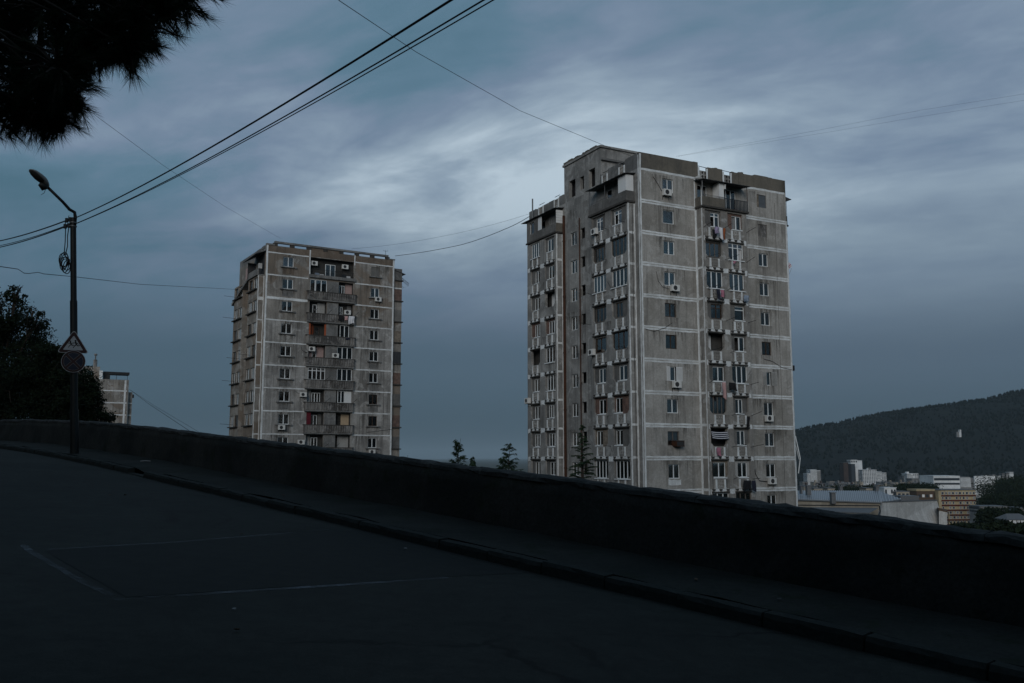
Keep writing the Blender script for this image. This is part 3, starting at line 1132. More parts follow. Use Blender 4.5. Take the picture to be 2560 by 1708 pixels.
def ac_unit(BM, T, a, z, label, y=0.0, w=.82, old=False, group='air conditioner units on the tower facades'):
    o = thing('air_conditioner', label, 'air conditioner', group=None)
    o.matrix_world = BM @ T @ TR(a, y - .10, z)
    h, d = .56, .30
    if 'ac' not in CACHE:
        CACHE['ac'] = MB().box(0, .82, -d, 0, 0, h).mesh('casing', G['ac_white'])
        CACHE['acf'] = MB().disc((.34, .28), .21, -d - .012, -d + .01, 18).mesh('fan_grille', G['ac_dark'])
        m = MB()
        for rr in (.07, .13, .19):
            for k in range(18):
                t0, t1 = 2 * math.pi * k / 18, 2 * math.pi * (k + 1) / 18
                m.bar((.34 + rr * math.cos(t0), -d - .018, .28 + rr * math.sin(t0)), (.34 + rr * math.cos(t1), -d - .018, .28 + rr * math.sin(t1)), .008)
        CACHE['acg'] = m.mesh('fan_guard', G['metal_grey'])
        m = MB()
        for x in (.1, .72):
            m.box(x - .02, x + .02, -d - .02, .12, -.045, -.005).box(x - .02, x + .02, .07, .11, -.35, -.045)
        CACHE['acb'] = m.mesh('bracket', G['metal_dark'])
    link('casing', CACHE['ac'], o)
    f = link('fan_grille', CACHE['acf'], o)
    link('fan_guard', CACHE['acg'], f)
    link('bracket', CACHE['acb'], o)
    return o


def cloth(BM, T, a, z, w, h, mat, label, y=-1.3, flare=0.0, cat='laundry'):
    """washing hung over a line: a folded sheet with real thickness"""
    r = random.Random(label)
    mb = MB()
    nx, nzz = max(5, int(w / .07)), 9
    ph = r.uniform(0, 6)
    fr, bk = [], []
    for j in range(nzz + 1):
        f = j / nzz
        for i in range(nx + 1):
            g = i / nx
            x = (g - .5) * w * (1 + flare * f) + .03 * math.sin(f * 5 + ph)
            yy = .035 * math.sin(g * w * 17 + ph + f * 1.3) * (.3 + f) + .02 * math.sin(f * 7 + g * 3)
            zz = -f * h * (1 + .10 * math.sin(g * 4 + ph))
            fr.append((x, yy, zz))
            bk.append((x, yy + .02, zz))
    n = len(fr)
    fs = []
    k = nx + 1
    for j in range(nzz):
        for i in range(nx):
            q = j * k + i
            fs.append((q, q + k, q + k + 1, q + 1))
            fs.append((n + q, n + q + 1, n + q + k + 1, n + q + k))
    for j in range(nzz):
        for i in (0, nx):
            q = j * k + i
            fs.append((q, q + k, n + q + k, n + q))
    for i in range(nx):
        fs.append((i, i + 1, n + i + 1, n + i))
        q = nzz * k + i
        fs.append((q, n + q, n + q + 1, q + 1))
    o = mb.add(fr + bk, fs).build(cat, G[mat], smooth=True)
    o.matrix_world = BM @ T @ TR(a, y, z)
    return tag(o, label, cat, 'washing hung out on the tall tower')


def rods(parent, T, a, z, ln=1.5, y=0.0, up=.25, side=.0):
    MB().tube([(a, y, z), (a + side, y - ln, z + up)], .022, 5).build('clothes_rod', G['metal_dark'], parent, T)


def stain(parent, T, a, z, w, h=1.5, y=-.014):
    """run-off marks below a sill or joint"""
    key = ('stain', round(w, 1))
    if key not in CACHE:
        CACHE[key] = MB().quad((0, 0, -1.5), (round(w, 1), 0, -1.5), (round(w, 1), 0, 0), (0, 0, 0)).mesh('rain_stain', G['rain_stain'])
    link('rain_stain', CACHE[key], parent, T @ TR(a, y, z))


def core(parent, Wd, Dp, zlo, zhi, fh, lh, mat_f, mat_s, rh=()):
    """four walls with window openings plus the dark rooms behind"""
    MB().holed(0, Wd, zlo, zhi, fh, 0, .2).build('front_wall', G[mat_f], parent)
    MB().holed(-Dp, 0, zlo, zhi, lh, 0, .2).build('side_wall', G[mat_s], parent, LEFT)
    MB().quad((0, 0, zlo), (Dp, 0, zlo), (Dp, 0, zhi), (0, 0, zhi)).build('side_wall', G[mat_s], parent, TR(Wd, 0, 0) @ Matrix.Rotation(R(90), 4, 'Z'))
    MB().quad((Wd, Dp, zlo), (0, Dp, zlo), (0, Dp, zhi), (Wd, Dp, zhi)).build('back_wall', G[mat_s], parent)
    MB().quad((0, 0, zhi), (Wd, 0, zhi), (Wd, Dp, zhi), (0, Dp, zhi)).build('roof', G['concrete_grey'], parent)
    MB().box(.8, Wd - .8, .8, Dp - .8, zlo, zhi - .15).build('inner_rooms', G['dark_room'], parent)


# ------------------------------------------------------------------ the tall tower on the right
def canopy(parent, T, a0, a1, out, z, drop=.12):
    mb = MB()
    n = int((a1 - a0) / .45)
    for i in range(n):
        x0, x1 = a0 + (a1 - a0) * i / n, a0 + (a1 - a0) * (i + 1) / n
        j = brng.uniform(-.015, .015)
        mb.hexa([(x0, -out, z - drop + j), (x1 - .01, -out, z - drop + j), (x1 - .01, .3, z + .08 + j), (x0, .3, z + .08 + j),
                 (x0, -out, z - drop + .035 + j), (x1 - .01, -out, z - drop + .035 + j), (x1 - .01, .3, z + .115 + j), (x0, .3, z + .115 + j)])
    mb.build('canopy', G['canopy_sheet'], parent, T)


def build_tall():
    Wd, Dp, out, lout = 17.08, 20.4, .9, .8
    loc = (11.1994, 77.3962, 0.1309)
    root = thing('apartment_tower', 'tall grey concrete apartment tower with white painted joints and glazed balconies', 'apartment building', loc, .4758)
    BM = TR(*loc) @ Matrix.Rotation(.4758, 4, 'Z')
    zf = lambda k: (10 - k) * 2.8
    zlo, zhi = -12.9, 25.2
    bz = zf(2)
    # --- openings
    fh, wins = [], []
    fk = ['w2', 'w1c', 'w2', 'w2', 'b2', 'b2', 'w2', 'w2ky', 'o2', 'w2', 'w2', 'w2']
    gk = ['', 'o2', 'w2', 'w2', 'w2', 'b2k', 'w2k', 'w2', 'w2', 'w2k', 'w2k', 'w2']
    for r in range(1, 13):
        z = zf(r + 1) + (.88 if r > 1 else .95)
        fh.append((2.46, 3.68, z, z + 1.24))
        if not (r == 7):
            wins.append((2.46, z, 1.22, 1.24, fk[r - 1]))
        else:
            wins.append((2.86, z, .62, 1.24, 'w1'))
        fh.append((13.42, 14.58, z, z + 1.24))
        if r > 2 and r != 7:
            wins.append((13.42, z, 1.16, 1.24, gk[r - 1]))
        elif r == 7:
            wins.append((13.86, z, .55, 1.24, 'w1k'))
    # doors of the open top floor
    fh += [(6.35, 7.5, bz + .1, bz + 2.15), (9.2, 10.9, bz + .1, bz + 2.15)]
    wins += [(6.35, bz + .1, 1.15, 2.05, 'w2'), (9.2, bz + .1, 1.7, 2.05, 'w3')]
    lh, lw = [], []
    for r in range(2, 13):
        z = zf(r + 1)
        lh.append((-11.8, -10.65, z + .95, z + 2.25))
        lw.append((-11.8, z + .95, 1.15, 1.30, 'w2'))
        lh.append((-9.95, -9.12, z + 1.25, z + 2.3))
    lh += [(-5.4, -4.4, bz + .1, bz + 2.1), (-17.9, -16.9, bz + .9, bz + 2.1), (-3.4, -2.5, bz + .6, bz + 2.1)]
    lw += [(-5.4, bz + .1, 1.0, 2.0, 'w1c'), (-17.9, bz + .9, 1.0, 1.2, 'w1')]
    core(root, Wd, Dp, zlo, zhi, fh, lh, 'render_grey', 'render_side')
    for a, z, w, h, k in wins:
        window(root, I4, a, .11, z, w, h, k)
    for a, z, w, h, k in lw:
        window(root, LEFT, a, .11, z, w, h, k)
    for r in range(1, 13):
        for a, w in ((2.3, 1.6), (13.3, 1.4)):
            if brng.random() < .8:
                stain(root, I4, a, zf(r + 1) + .86, w)
        for a0, a1 in ((.2, 5.9), (11.4, 16.8)):
            for _ in range(2):
                w = brng.choice((.8, 1.4, 2.2))
                stain(root, I4, brng.uniform(a0, a1 - w), zf(r) - .37, w, y=-.009)
        for _ in range(3):
            stain(root, LEFT, brng.uniform(-12.8, -8.5), zf(r) - brng.uniform(0, 1.5), brng.choice((.8, 1.4)), y=-.009)
        for _ in range(2):
            stain(root, I4, brng.uniform(6.3, 10.2), zf(r + 1) + .8, .8, y=-out - .006)
            stain(root, LEFT, brng.uniform(-6.7, -1.9), zf(r + 1) + .8, .8, y=-lout - .006)
            stain(root, LEFT, brng.uniform(-19.2, -14.5), zf(r + 1) + .8, .8, y=-lout - .006)
    # blocked-up windows of the right column
    z = zf(2) + .95
    MB().box(13.72, 14.58, .06, .2, z, z + 1.24).build('boarded_panel', G['metal_grey'], root)
    MB().box(13.42, 13.72, .08, .2, z, z + 1.24).build('brick_blocking', G['brick_buff'], root)
    z = zf(3) + .88
    for i in range(3):
        MB().box(13.44 + i * .38, 13.80 + i * .38, .08, .12, z, z + 1.24).build('board', G['balustrade_concrete'], root)
    # shutters
    for a, r, w in ((2.46, 7, .38), (3.5, 7, .66), (13.42, 7, .42), (14.43, 7, .66)):
        z = zf(8) + .88
        mb = MB().box(a, a + w, -.05, -.015, z, z + 1.24)
        for i in range(14):
            zz = z + .07 + i * .08
            mb.add([(a + .05, -.05, zz), (a + w - .05, -.05, zz), (a + w - .05, -.075, zz + .05), (a + .05, -.075, zz + .05)], [(0, 1, 2, 3)])
        mb.build('shutter', G['white_panel' if a < 5 else 'infill_pale'], root)
    # --- painted joints on the front
    for k in range(1, 13):
        z = zf(k)
        for a0, a1 in ((.16, 6.02), (11.35, 16.92)):
            if k == 1:
                strip(root, I4, a0, a1, z - .20, z)
            else:
                strip(root, I4, a0, a1, z - .36, z, double=True)
        strip(root, TR(6.11, 0, 0) @ LEFT, .1, out - .1, z - .2, z)
        if k > 1:
            for vv in (.78, 13.30):
                strip(root, TR(0, vv, 0), -lout + .13, -.13, z - .22, z - .02)
            strip(root, TR(0, .78, 0), Wd + .02, Wd + lout - .12, z - .2, z)
    strip(root, I4, 0, .16, zlo + .1, 26.5, vert=True)
    strip(root, I4, 5.98, 6.10, zlo + .1, 25.2, vert=True)
    strip(root, I4, 16.93, 17.07, zlo + .1, 22.4, vert=True)
    strip(root, LEFT, -.26, -.10, zlo + .1, 26.4, vert=True)
    for vv in (.78, 13.30):
        corner_strips(root, TR(0, vv, 0), -lout, 0, zlo + .1, 22.1, .14)
    corner_strips(root, TR(6.11, 0, 0) @ LEFT, 0, out, zlo + .1, 22.1)
    strip(root, TR(0, .78, 0), Wd + lout - .12, Wd + lout, zlo + .1, 22.2, vert=True)
    # repaired plaster patch below a lower window
    strip(root, I4, 2.42, 3.75, zf(11) + .32, zf(11) + .80, jit=.06, name='plaster_patch')
    # --- balcony bays
    zb = lambda k: zf(k)
    bay(root, I4, 6.11, 11.25, out, zlo, 22.2, [(6.42, 8.25), (9.02, 10.76)],
        [['w2tl|.40-.95|p', 'o3|.05-.95|d', 'w3|0-1', 'b2t|.28-.95|p', 'open', 'w2|.28-.98|p', 'o4k|0-1', 'awn', 'w2|.12-.90|y', 'w3|0-1', 'w2|.2-.9|p'],
         ['w2l|.34-.98|k', 'w3tr|0-1', 'w3|0-1', 'w1t|.36-1|p', 'w2l|.28-.95|p', 'w3|0-1', 'w2k|.22-.70|p', 'w2k|.25-.78|p', 'w2|.24-.86|q', 'g3|0-1', 'w2|.2-.9|p']],
        zf, 'render_bay')
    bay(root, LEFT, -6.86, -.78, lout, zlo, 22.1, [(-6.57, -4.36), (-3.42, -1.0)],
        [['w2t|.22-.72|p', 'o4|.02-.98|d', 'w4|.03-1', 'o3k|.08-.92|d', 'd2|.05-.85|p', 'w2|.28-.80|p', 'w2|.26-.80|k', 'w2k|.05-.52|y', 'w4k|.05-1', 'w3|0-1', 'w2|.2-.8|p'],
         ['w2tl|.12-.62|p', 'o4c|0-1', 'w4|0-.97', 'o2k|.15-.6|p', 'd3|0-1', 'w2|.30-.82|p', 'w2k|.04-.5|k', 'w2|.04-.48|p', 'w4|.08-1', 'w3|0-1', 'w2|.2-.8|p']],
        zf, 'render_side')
    bay(root, LEFT, -19.35, -13.30, lout, zlo, 22.1, [(-18.6, -16.65), (-15.6, -13.6)],
        [['w4|.05-1', 'w2|.35-.85|p', 'w2|.3-.85|p', 'w3|.3-1|k', 'dark', 'w2|.2-.78|p', 'w2|.25-.8|p', 'w3|.25-1|p', 'w2|.3-.9|p', 'w3|0-1', 'w2|.2-.8|p'],
         ['w2|.15-.75|p', 'w2|.25-.80|p', 'open', 'w3|.25-1|k', 'w3|.05-.95', 'w3|.15-1', 'w3|.2-.85|p', 'w3|.2-1|p', 'w2|.3-.9|p', 'w3|0-1', 'w2|.2-.8|p']],
        zf, 'render_side')
    MB().box(Wd, Wd + lout, .78, 6.86, zlo, 22.1).box(Wd, Wd + lout, 13.3, 19.35, zlo, 22.1).build('bay_wall', G['render_bay'], root)
    # --- open top-floor balcony, front
    z = bz
    MB().box(6.0, 11.42, -1.12, -.002, z - .22, z - .06).build('balcony_slab', G['cornice_dark'], root)
    MB().box(6.06, 8.62, -1.06, -.94, z - .06, z + .78).box(6.06, 6.18, -.94, -.002, z - .06, z + .78).build('balcony_parapet', G['parapet_dark'], root)
    strip(root, TR(6.06, -.0, 0) @ LEFT, .85, 1.0, z - .05, z + .8, vert=True)
    mb = MB()
    for i in range(17):
        x = 8.70 + i * .163
        mb.box(x - .045, x + .045, -1.05, -1.03, z - .05, z + .86)
    mb.box(8.64, 11.36, -1.06, -1.02, z + .86, z + .91)
    mb.build('balcony_railing', G['bar_blue'], root)
    for x in (6.12, 11.34):
        MB().tube([(x, -1.0, z + .7), (x, -1.0, z + 2.32)], .035, 6).build('canopy_post', G['metal_grey' if x < 8 else 'rust'], root)
    MB().tube([(6.1, -1.0, z + .95), (8.6, -1.0, z + .95)], .02, 5).tube([(6.1, -1.0, z + .86), (8.6, -1.0, z + .86)], .015, 5).build('handrail', G['metal_grey'], root)
    MB().box(8.08, 8.62, -.98, -.05, z + .8, z + 2.3).build('white_partition', G['white_panel'], root)
    MB().box(8.66, 8.76, -1.1, -.7, z + 1.75, z + 2.2).build('box_lamp', G['white_panel'], root)
    canopy(root, I4, 5.95, 11.55, 1.35, z + 2.38)
    # --- open top-floor balcony, near side bay
    MB().box(-6.95, -.70, -1.02, -.002, z - .24, z - .06).build('balcony_slab', G['cornice_dark'], root, LEFT)
    MB().box(-6.9, -.76, -.96, -.84, z - .06, z + .80).box(-.88, -.76, -.84, -.002, z - .06, z + .80).build('balcony_parapet', G['infill_grey'], root, LEFT)
    MB().box(-2.0, -.80, -.92, -.1, z + .84, z + 2.28).build('white_cabinet', G['white_panel'], root, LEFT)
    for a in (-6.8, -4.2):
        MB().tube([(a, -.9, z + .7), (a, -.9, z + 2.3)], .03, 6).build('canopy_post', G['metal_grey'], root, LEFT)
    MB().tube([(-6.8, -.9, z + .97), (-.9, -.9, z + .97)], .018, 5).tube([(-6.8, -.9, z + .88), (-.9, -.9, z + .88)], .014, 5).build('handrail', G['metal_grey'], root, LEFT)
    canopy(root, LEFT, -7.0, -.55, 1.25, z + 2.4)
    # --- top-floor balcony, far side bay, half glazed in
    MB().box(-19.45, -13.2, -.95, -.002, z - .22, z - .06).build('balcony_slab', G['cornice_dark'], root, LEFT)
    MB().box(-17.0, -13.28, -.86, -.74, z - .06, z + .78).build('balcony_parapet', G['infill_grey'], root, LEFT)
    MB().holed(-19.35, -17.0, z - .06, z + 2.2, [(-18.75, -17.75, z + .75, z + 1.95)], -.86, .15).build('infill_wall', G['infill_grey'], root, LEFT)
    window(root, LEFT, -18.75, -.74, z + .75, 1.0, 1.2, 'w1')
    MB().box(-16.95, -16.2, -.84, -.80, z + .8, z + 2.15).build('white_panel', G['white_panel'], root, LEFT)
    mb = MB()
    for i in range(5):
        mb.box(-.80, -.02, -.05, -.02, z + .82 + i * .27, z + 1.07 + i * .27)
    mb.build('white_siding', G['white_panel'], root, TR(0, 13.30, 0))
    MB().box(-.80, -.02, -.03, .05, z - .06, z + .82).build('balcony_parapet', G['parapet_dark'], root, TR(0, 13.28, 0))
    canopy(root, LEFT, -20.2, -13.0, 1.15, z + 2.35)
    # --- right-hand top balcony seen edge on
    MB().box(Wd + .01, Wd + 1.0, .75, 6.9, z - .22, z - .08).build('balcony_slab', G['cornice_dark'], root)
    MB().box(Wd + .05, Wd + .9, .80, .86, z - .08, z + .8).build('balcony_parapet', G['metal_dark'], root)
    mb = MB()
    mb.tube([(Wd + .85, .8, z + .8), (Wd + .85, .8, z + 2.4)], .02, 5)
    for i in range(5):
        mb.tube([(Wd + .02, .8, z + .85 + i * .3), (Wd + .85, .8, z + 1.05 + i * .3)], .010, 4)
        mb.tube([(Wd + .02, .8, z + 1.1 + i * .28), (Wd + .85, .8, z + .95 + i * .28)], .007, 4)
    mb.build('trellis', G['metal_grey'], root)
    MB().hexa([(Wd, .5, z + 2.1), (Wd + 1.25, .5, z + 2.42), (Wd + 1.25, 6.5, z + 2.42), (Wd, 6.5, z + 2.1), (Wd, .5, z + 2.72), (Wd + 1.25, .5, z + 2.46), (Wd + 1.25, 6.5, z + 2.46), (Wd, 6.5, z + 2.72)]).build('canopy', G['canopy_sheet'], root)
    # --- parapets and the lift house
    for a0, a1, zt in ((0, 6.5, 26.62), (7.62, 9.35, 26.42), (10.45, 11.28, 26.36), (11.32, 17.08, 26.45)):
        parapet(root, I4, a0, a1, 25.2, zt, 'parapet_dark')
    for a0, a1 in ((6.5, 7.62), (9.35, 10.45)):
        link('pierced_railing', perforated_mesh(a1 - a0 - .04, .75, False), root, TR(a0 + .02, .05, 25.2))
        for x in (a0, a1 - .18):
            strip(root, TR(0, -.002, 0), x, x + .18, 25.2, 26.2, vert=True)
        MB().tube([(a0, .1, 26.35), (a1, .1, 26.3)], .03, 5).build('handrail', G['metal_dark'], root)
    for a0, a1, zt in ((-2.2, 0, 26.55), (-5.0, -3.2, 26.5), (-6.3, -6.0, 26.4), (-14.0, -13.1, 26.2), (-17.2, -15.0, 26.1), (-20.4, -18.3, 26.1)):
        parapet(root, LEFT, a0, a1, 25.2, zt, 'concrete_grey', .25)
    for a0, a1 in ((-3.2, -2.2), (-6.0, -5.0), (-15.0, -14.0), (-18.3, -17.2)):
        link('pierced_railing', perforated_mesh(a1 - a0, .8), root, LEFT @ TR(a0, -.03, 25.25))
        MB().tube([(a0, .1, 26.4), (a1, .1, 26.4)], .03, 5).build('handrail', G['metal_dark'], root, LEFT)
    parapet(root, TR(Wd, 0, 0) @ Matrix.Rotation(R(90), 4, 'Z'), 0, Dp, 25.2, 26.4, 'parapet_dark')
    ph = [(-12.0, -10.8, 25.45, 27.2), (-9.95, -9.2, 25.75, 27.05), (-8.3, -7.2, 25.5, 27.3)]
    mb = MB(LEFT).holed(-12.95, -6.2, 25.2, 28.95, ph, 0, .35)
    mb.T = None
    mb.quad((0, 6.2, 25.2), (6.5, 6.2, 25.2), (6.5, 6.2, 28.95), (0, 6.2, 28.95))
    mb.quad((6.5, 12.95, 25.2), (0, 12.95, 25.2), (0, 12.95, 28.95), (6.5, 12.95, 28.95))
    mb.quad((6.5, 6.2, 25.2), (6.5, 12.95, 25.2), (6.5, 12.95, 28.95), (6.5, 6.2, 28.95))
    mb.box(-.12, 6.7, 6.05, 13.1, 28.95, 29.15)
    mb.build('lift_house', G['render_side'], root)
    MB().box(-.02, 6.6, 5.95, 6.2, 27.7, 27.9).build('concrete_beam', G['concrete_grey'], root)
    MB().box(.6, 6.0, 6.6, 12.4, 25.3, 28.7).build('inner_rooms', G['dark_room'], root)
    MB().tube([(2.2, 10.6, 29.1), (2.2, 10.6, 29.75)], .55, 12).build('water_tank', G['metal_dark'], root)
    parapet(root, LEFT, -12.9, -6.3, 29.15, 29.35, 'parapet_dark', .3, .08, -.1)
    MB().tube([(-.35, 19.0, 25), (-.35, 19.0, 27.2)], .08, 8).build('vent_pipe', G['metal_grey'], root)
    # rain pipes on the stair side
    mb = MB(LEFT).tube([(-12.85, -.16, zlo), (-12.85, -.16, 23.9)], .13, 8)
    for k in range(2, 13, 2):
        mb.tube([(-12.85, -.16, zf(k) - 1.2), (-12.85, -.16, zf(k) - 1.05)], .16, 8)
    mb.build('rain_pipe', G['rust'], root)
    MB(LEFT).tube([(-9.98, -.1, zlo), (-9.98, -.1, 23.0)], .06, 6).build('rain_pipe', G['rust'], root)
    # washing poles
    for r, aa in ((2, (6.3, 8.45, 11.2)), (3, (6.4, 8.6, 11.1)), (4, (6.5, 8.7)), (5, (8.5, 11.0)), (6, (6.6, 8.9)), (7, (6.4, 11.1)), (8, (8.8, 11.1)), (9, (8.7, 10.9)), (10, (8.8, 11.0))):
        for a in aa:
            rods(root, I4, a, zf(r + 1) + .80, brng.uniform(1.0, 1.7), -out, brng.uniform(.05, .35), brng.uniform(-.1, .3))
    for r, aa in ((2, (-4.0, -1.2)), (3, (-4.2,)), (4, (-6.7,)), (6, (-1.0,)), (8, (-14,)), (5, (-7.0,)), (9, (-3.9,))):
        for a in aa:
            rods(root, LEFT, a, zf(r + 1) + .85, brng.uniform(.9, 1.4), -lout, .1, .1)
    # loose cables down the facade
    def hang(pts, rad=.018, T=I4):
        MB().tube(pts, rad, 5).build('loose_cable', G['cable_black'], root, T)
    hang([(1.45, -.03, 24.55), (1.9, -.05, 24.0), (2.3, -.06, 23.4), (2.6, -.08, 23.3)], .022)
    hang([(1.6, -.03, 16.0), (1.75, -.05, 15.2), (2.2, -.06, 14.7), (2.9, -.08, 14.6)])
    hang([(-.35, .70, 22.0), (-.38, .70, 10), (-.3, .70, -2), (-.4, .70, -12)], .02)
    hang([(6.4 - .3, -.45, 9.0), (6.2, -.55, 4), (6.45, -.95, 0), (6.5, -.95, -10)], .02)
    hang([(.2, -.03, 10.9), (1.2, -.05, 10.7), (2.4, -.05, 11.1), (3.2, -.04, 11.6)], .016)
    hang([(12.05, -.03, -1.2), (12.1, -.06, -1.6), (12.5, -.08, -2.2), (13.4, -.1, -2.3)], .03)
    hang([(13.6, -.03, 8.9), (14.6, -.04, 8.75), (15.8, -.04, 8.2), (17.0, -.04, 8.05)], .02)
    hang([(15.6, -.03, 24), (15.6, -.03, 10), (15.6, -.03, -8)], .010)
    hang([(-4.0, -lout - .05, 15.6), (-3.4, -lout - .1, 14.9), (-2.4, -lout - .1, 14.8), (-1.2, -lout - .05, 15.3)], .016, LEFT)
    # bracket at the lower right corner
    MB().tube([(Wd + .85, .8, 1.9), (Wd + 1.15, .6, -.2), (Wd + .95, .7, -1.6)], .05, 6).tube([(Wd + .85, .8, 1.0), (Wd + 1.0, .6, -.3)], .03, 6).build('stay_pipe', G['frame_white'], root)
    MB().box(Wd + lout + .02, Wd + lout + .3, .8, 1.2, 8.1, 8.6).build('wall_box', G['metal_dark'], root)
    # --- things fixed to or hanging from it
    A = 'white air conditioner '
    ac_unit(BM, I4, 2.35, zf(2) + .55, A + 'under the top-floor front window of the tall tower')
    ac_unit(BM, I4, 3.0, zf(5) + .38, A + 'below the plain window in the tall tower\'s fourth row')
    ac_unit(BM, I4, 2.95, zf(8) + .28, A + 'below the window with white shutters on the tall tower')
    ac_unit(BM, I4, 13.35, zf(9) + .35, A + 'below the warm-curtained window right of the washing')
    ac_unit(BM, I4, 13.45, zf(11) + .28, A + 'with a bent black hose at the tall tower\'s right column')
    ac_unit(BM, LEFT, -6.2, zf(3) + .70, A + 'on the side bay just under the tower\'s top balcony', -lout)
    ac_unit(BM, LEFT, -6.9, zf(7) + .75, A + 'beside dark glazed balcony on the tower\'s shaded side', -lout)
    ac_unit(BM, LEFT, -19.3, zf(8) - .2, A + 'on the far corner of the tower\'s shaded side', -lout)
    o = thing('window_air_conditioner', 'old rusty box air conditioner jutting from a lower window of tall tower', 'air conditioner')
    o.matrix_world = BM @ TR(2.95, -.55, zf(10) + .82)
    MB().box(0, .85, 0, .75, 0, .48).build('casing', G['rust'], o)
    MB().box(-.03, .88, -.03, .75, .485, .52).build('lid', G['metal_grey'], o)
    MB().box(.06, .79, -.012, -.002, .05, .43).build('grille', G['ac_dark'], o)
    L = lambda r, dz=0: zf(r + 1) + .78 + dz
    cloth(BM, I4, 7.25, L(2, -.02), .42, .62, 'cloth_lilac', 'lilac shirt drying beside a white sheet high on the tower', -1.5)
    cloth(BM, I4, 7.70, L(2, -.05), .42, 1.05, 'cloth_white', 'long white sheet drying between a lilac shirt and orange cloth', -1.5)
    cloth(BM, I4, 8.1, L(2, -.05), .25, 1.1, 'cloth_orange', 'narrow orange cloth drying at the end of a line', -1.5)
    cloth(BM, I4, 7.1, L(2, -.25), .35, .7, 'cloth_black', 'dark garment hanging behind the lilac shirt', -1.3)
    cloth(BM, I4, 7.3, L(4, -.05), .38, .95, 'cloth_navy', 'dark navy trousers drying beside a pinkish shirt', -1.4)
    cloth(BM, I4, 7.75, L(4, -.1), .40, .62, 'cloth_rose', 'pinkish purple shirt drying beside navy trousers', -1.4)
    cloth(BM, I4, 10.6, L(4, -.35), .55, .55, 'cloth_blue', 'pale blue towel hanging beside a pierced railing block', -1.3)
    cloth(BM, I4, 9.35, L(3, -.10), .42, .24, 'cloth_rose', 'small red cloth hanging under a three-part white window', -1.3, -.6)
    cloth(BM, I4, 7.55, L(7, .05), .42, 1.45, 'cloth_pink', 'long pale pink towel hanging down over a balcony', -1.5)
    cloth(BM, I4, 8.5, L(7, .05), .75, .70, 'cloth_black', 'bunched black clothes drying beside a long pink towel', -1.5, .2)
    cloth(BM, I4, 7.0, L(9, -.05), .45, .75, 'cloth_rose', 'checked pink cloth hanging beneath the striped awning', -1.2)
    cloth(BM, I4, 10.35, L(8, -.08), .28, .9, 'cloth_black', 'single black garment drying on the tower beneath narrow window', -1.3)
    cloth(BM, I4, 9.9, L(10, -.10), .8, .85, 'cloth_black', 'cluster of black clothes drying low on the tower front', -1.4, .15)
    cloth(BM, I4, 10.65, L(10, -.12), .45, .9, 'cloth_navy', 'dark navy garment at the end of the lowest washing line', -1.4, .2)
    fl = thing('flag', 'small white flag with red crosses on the tall tower\'s right corner', 'flag')
    fl.matrix_world = BM @ TR(Wd + lout + .05, .9, 17.3)
    MB().tube([(0, 0, 0), (.35, -.1, .75)], .015, 5).build('flagpole', G['metal_grey'], fl)
    Mf = Matrix.Rotation(R(-40), 4, 'Y') @ TR(.25, -.05, .45)
    MB().box(0, .75, -.008, .008, 0, .5).build('flag_cloth', G['cloth_white'], fl, Mf)
    mb = MB().box(.33, .42, -.013, .013, 0, .5).box(0, .75, -.0125, .0125, .205, .295)
    for x in (.165, .585):
        for zz in (.1, .4):
            mb.box(x - .05, x + .05, -.012, .012, zz - .015, zz + .015).box(x - .015, x + .015, -.0115, .0115, zz - .05, zz + .05)
    mb.build('red_cross', G['cloth_rose'], fl, Mf)
    return BM


TALLM = build_tall()


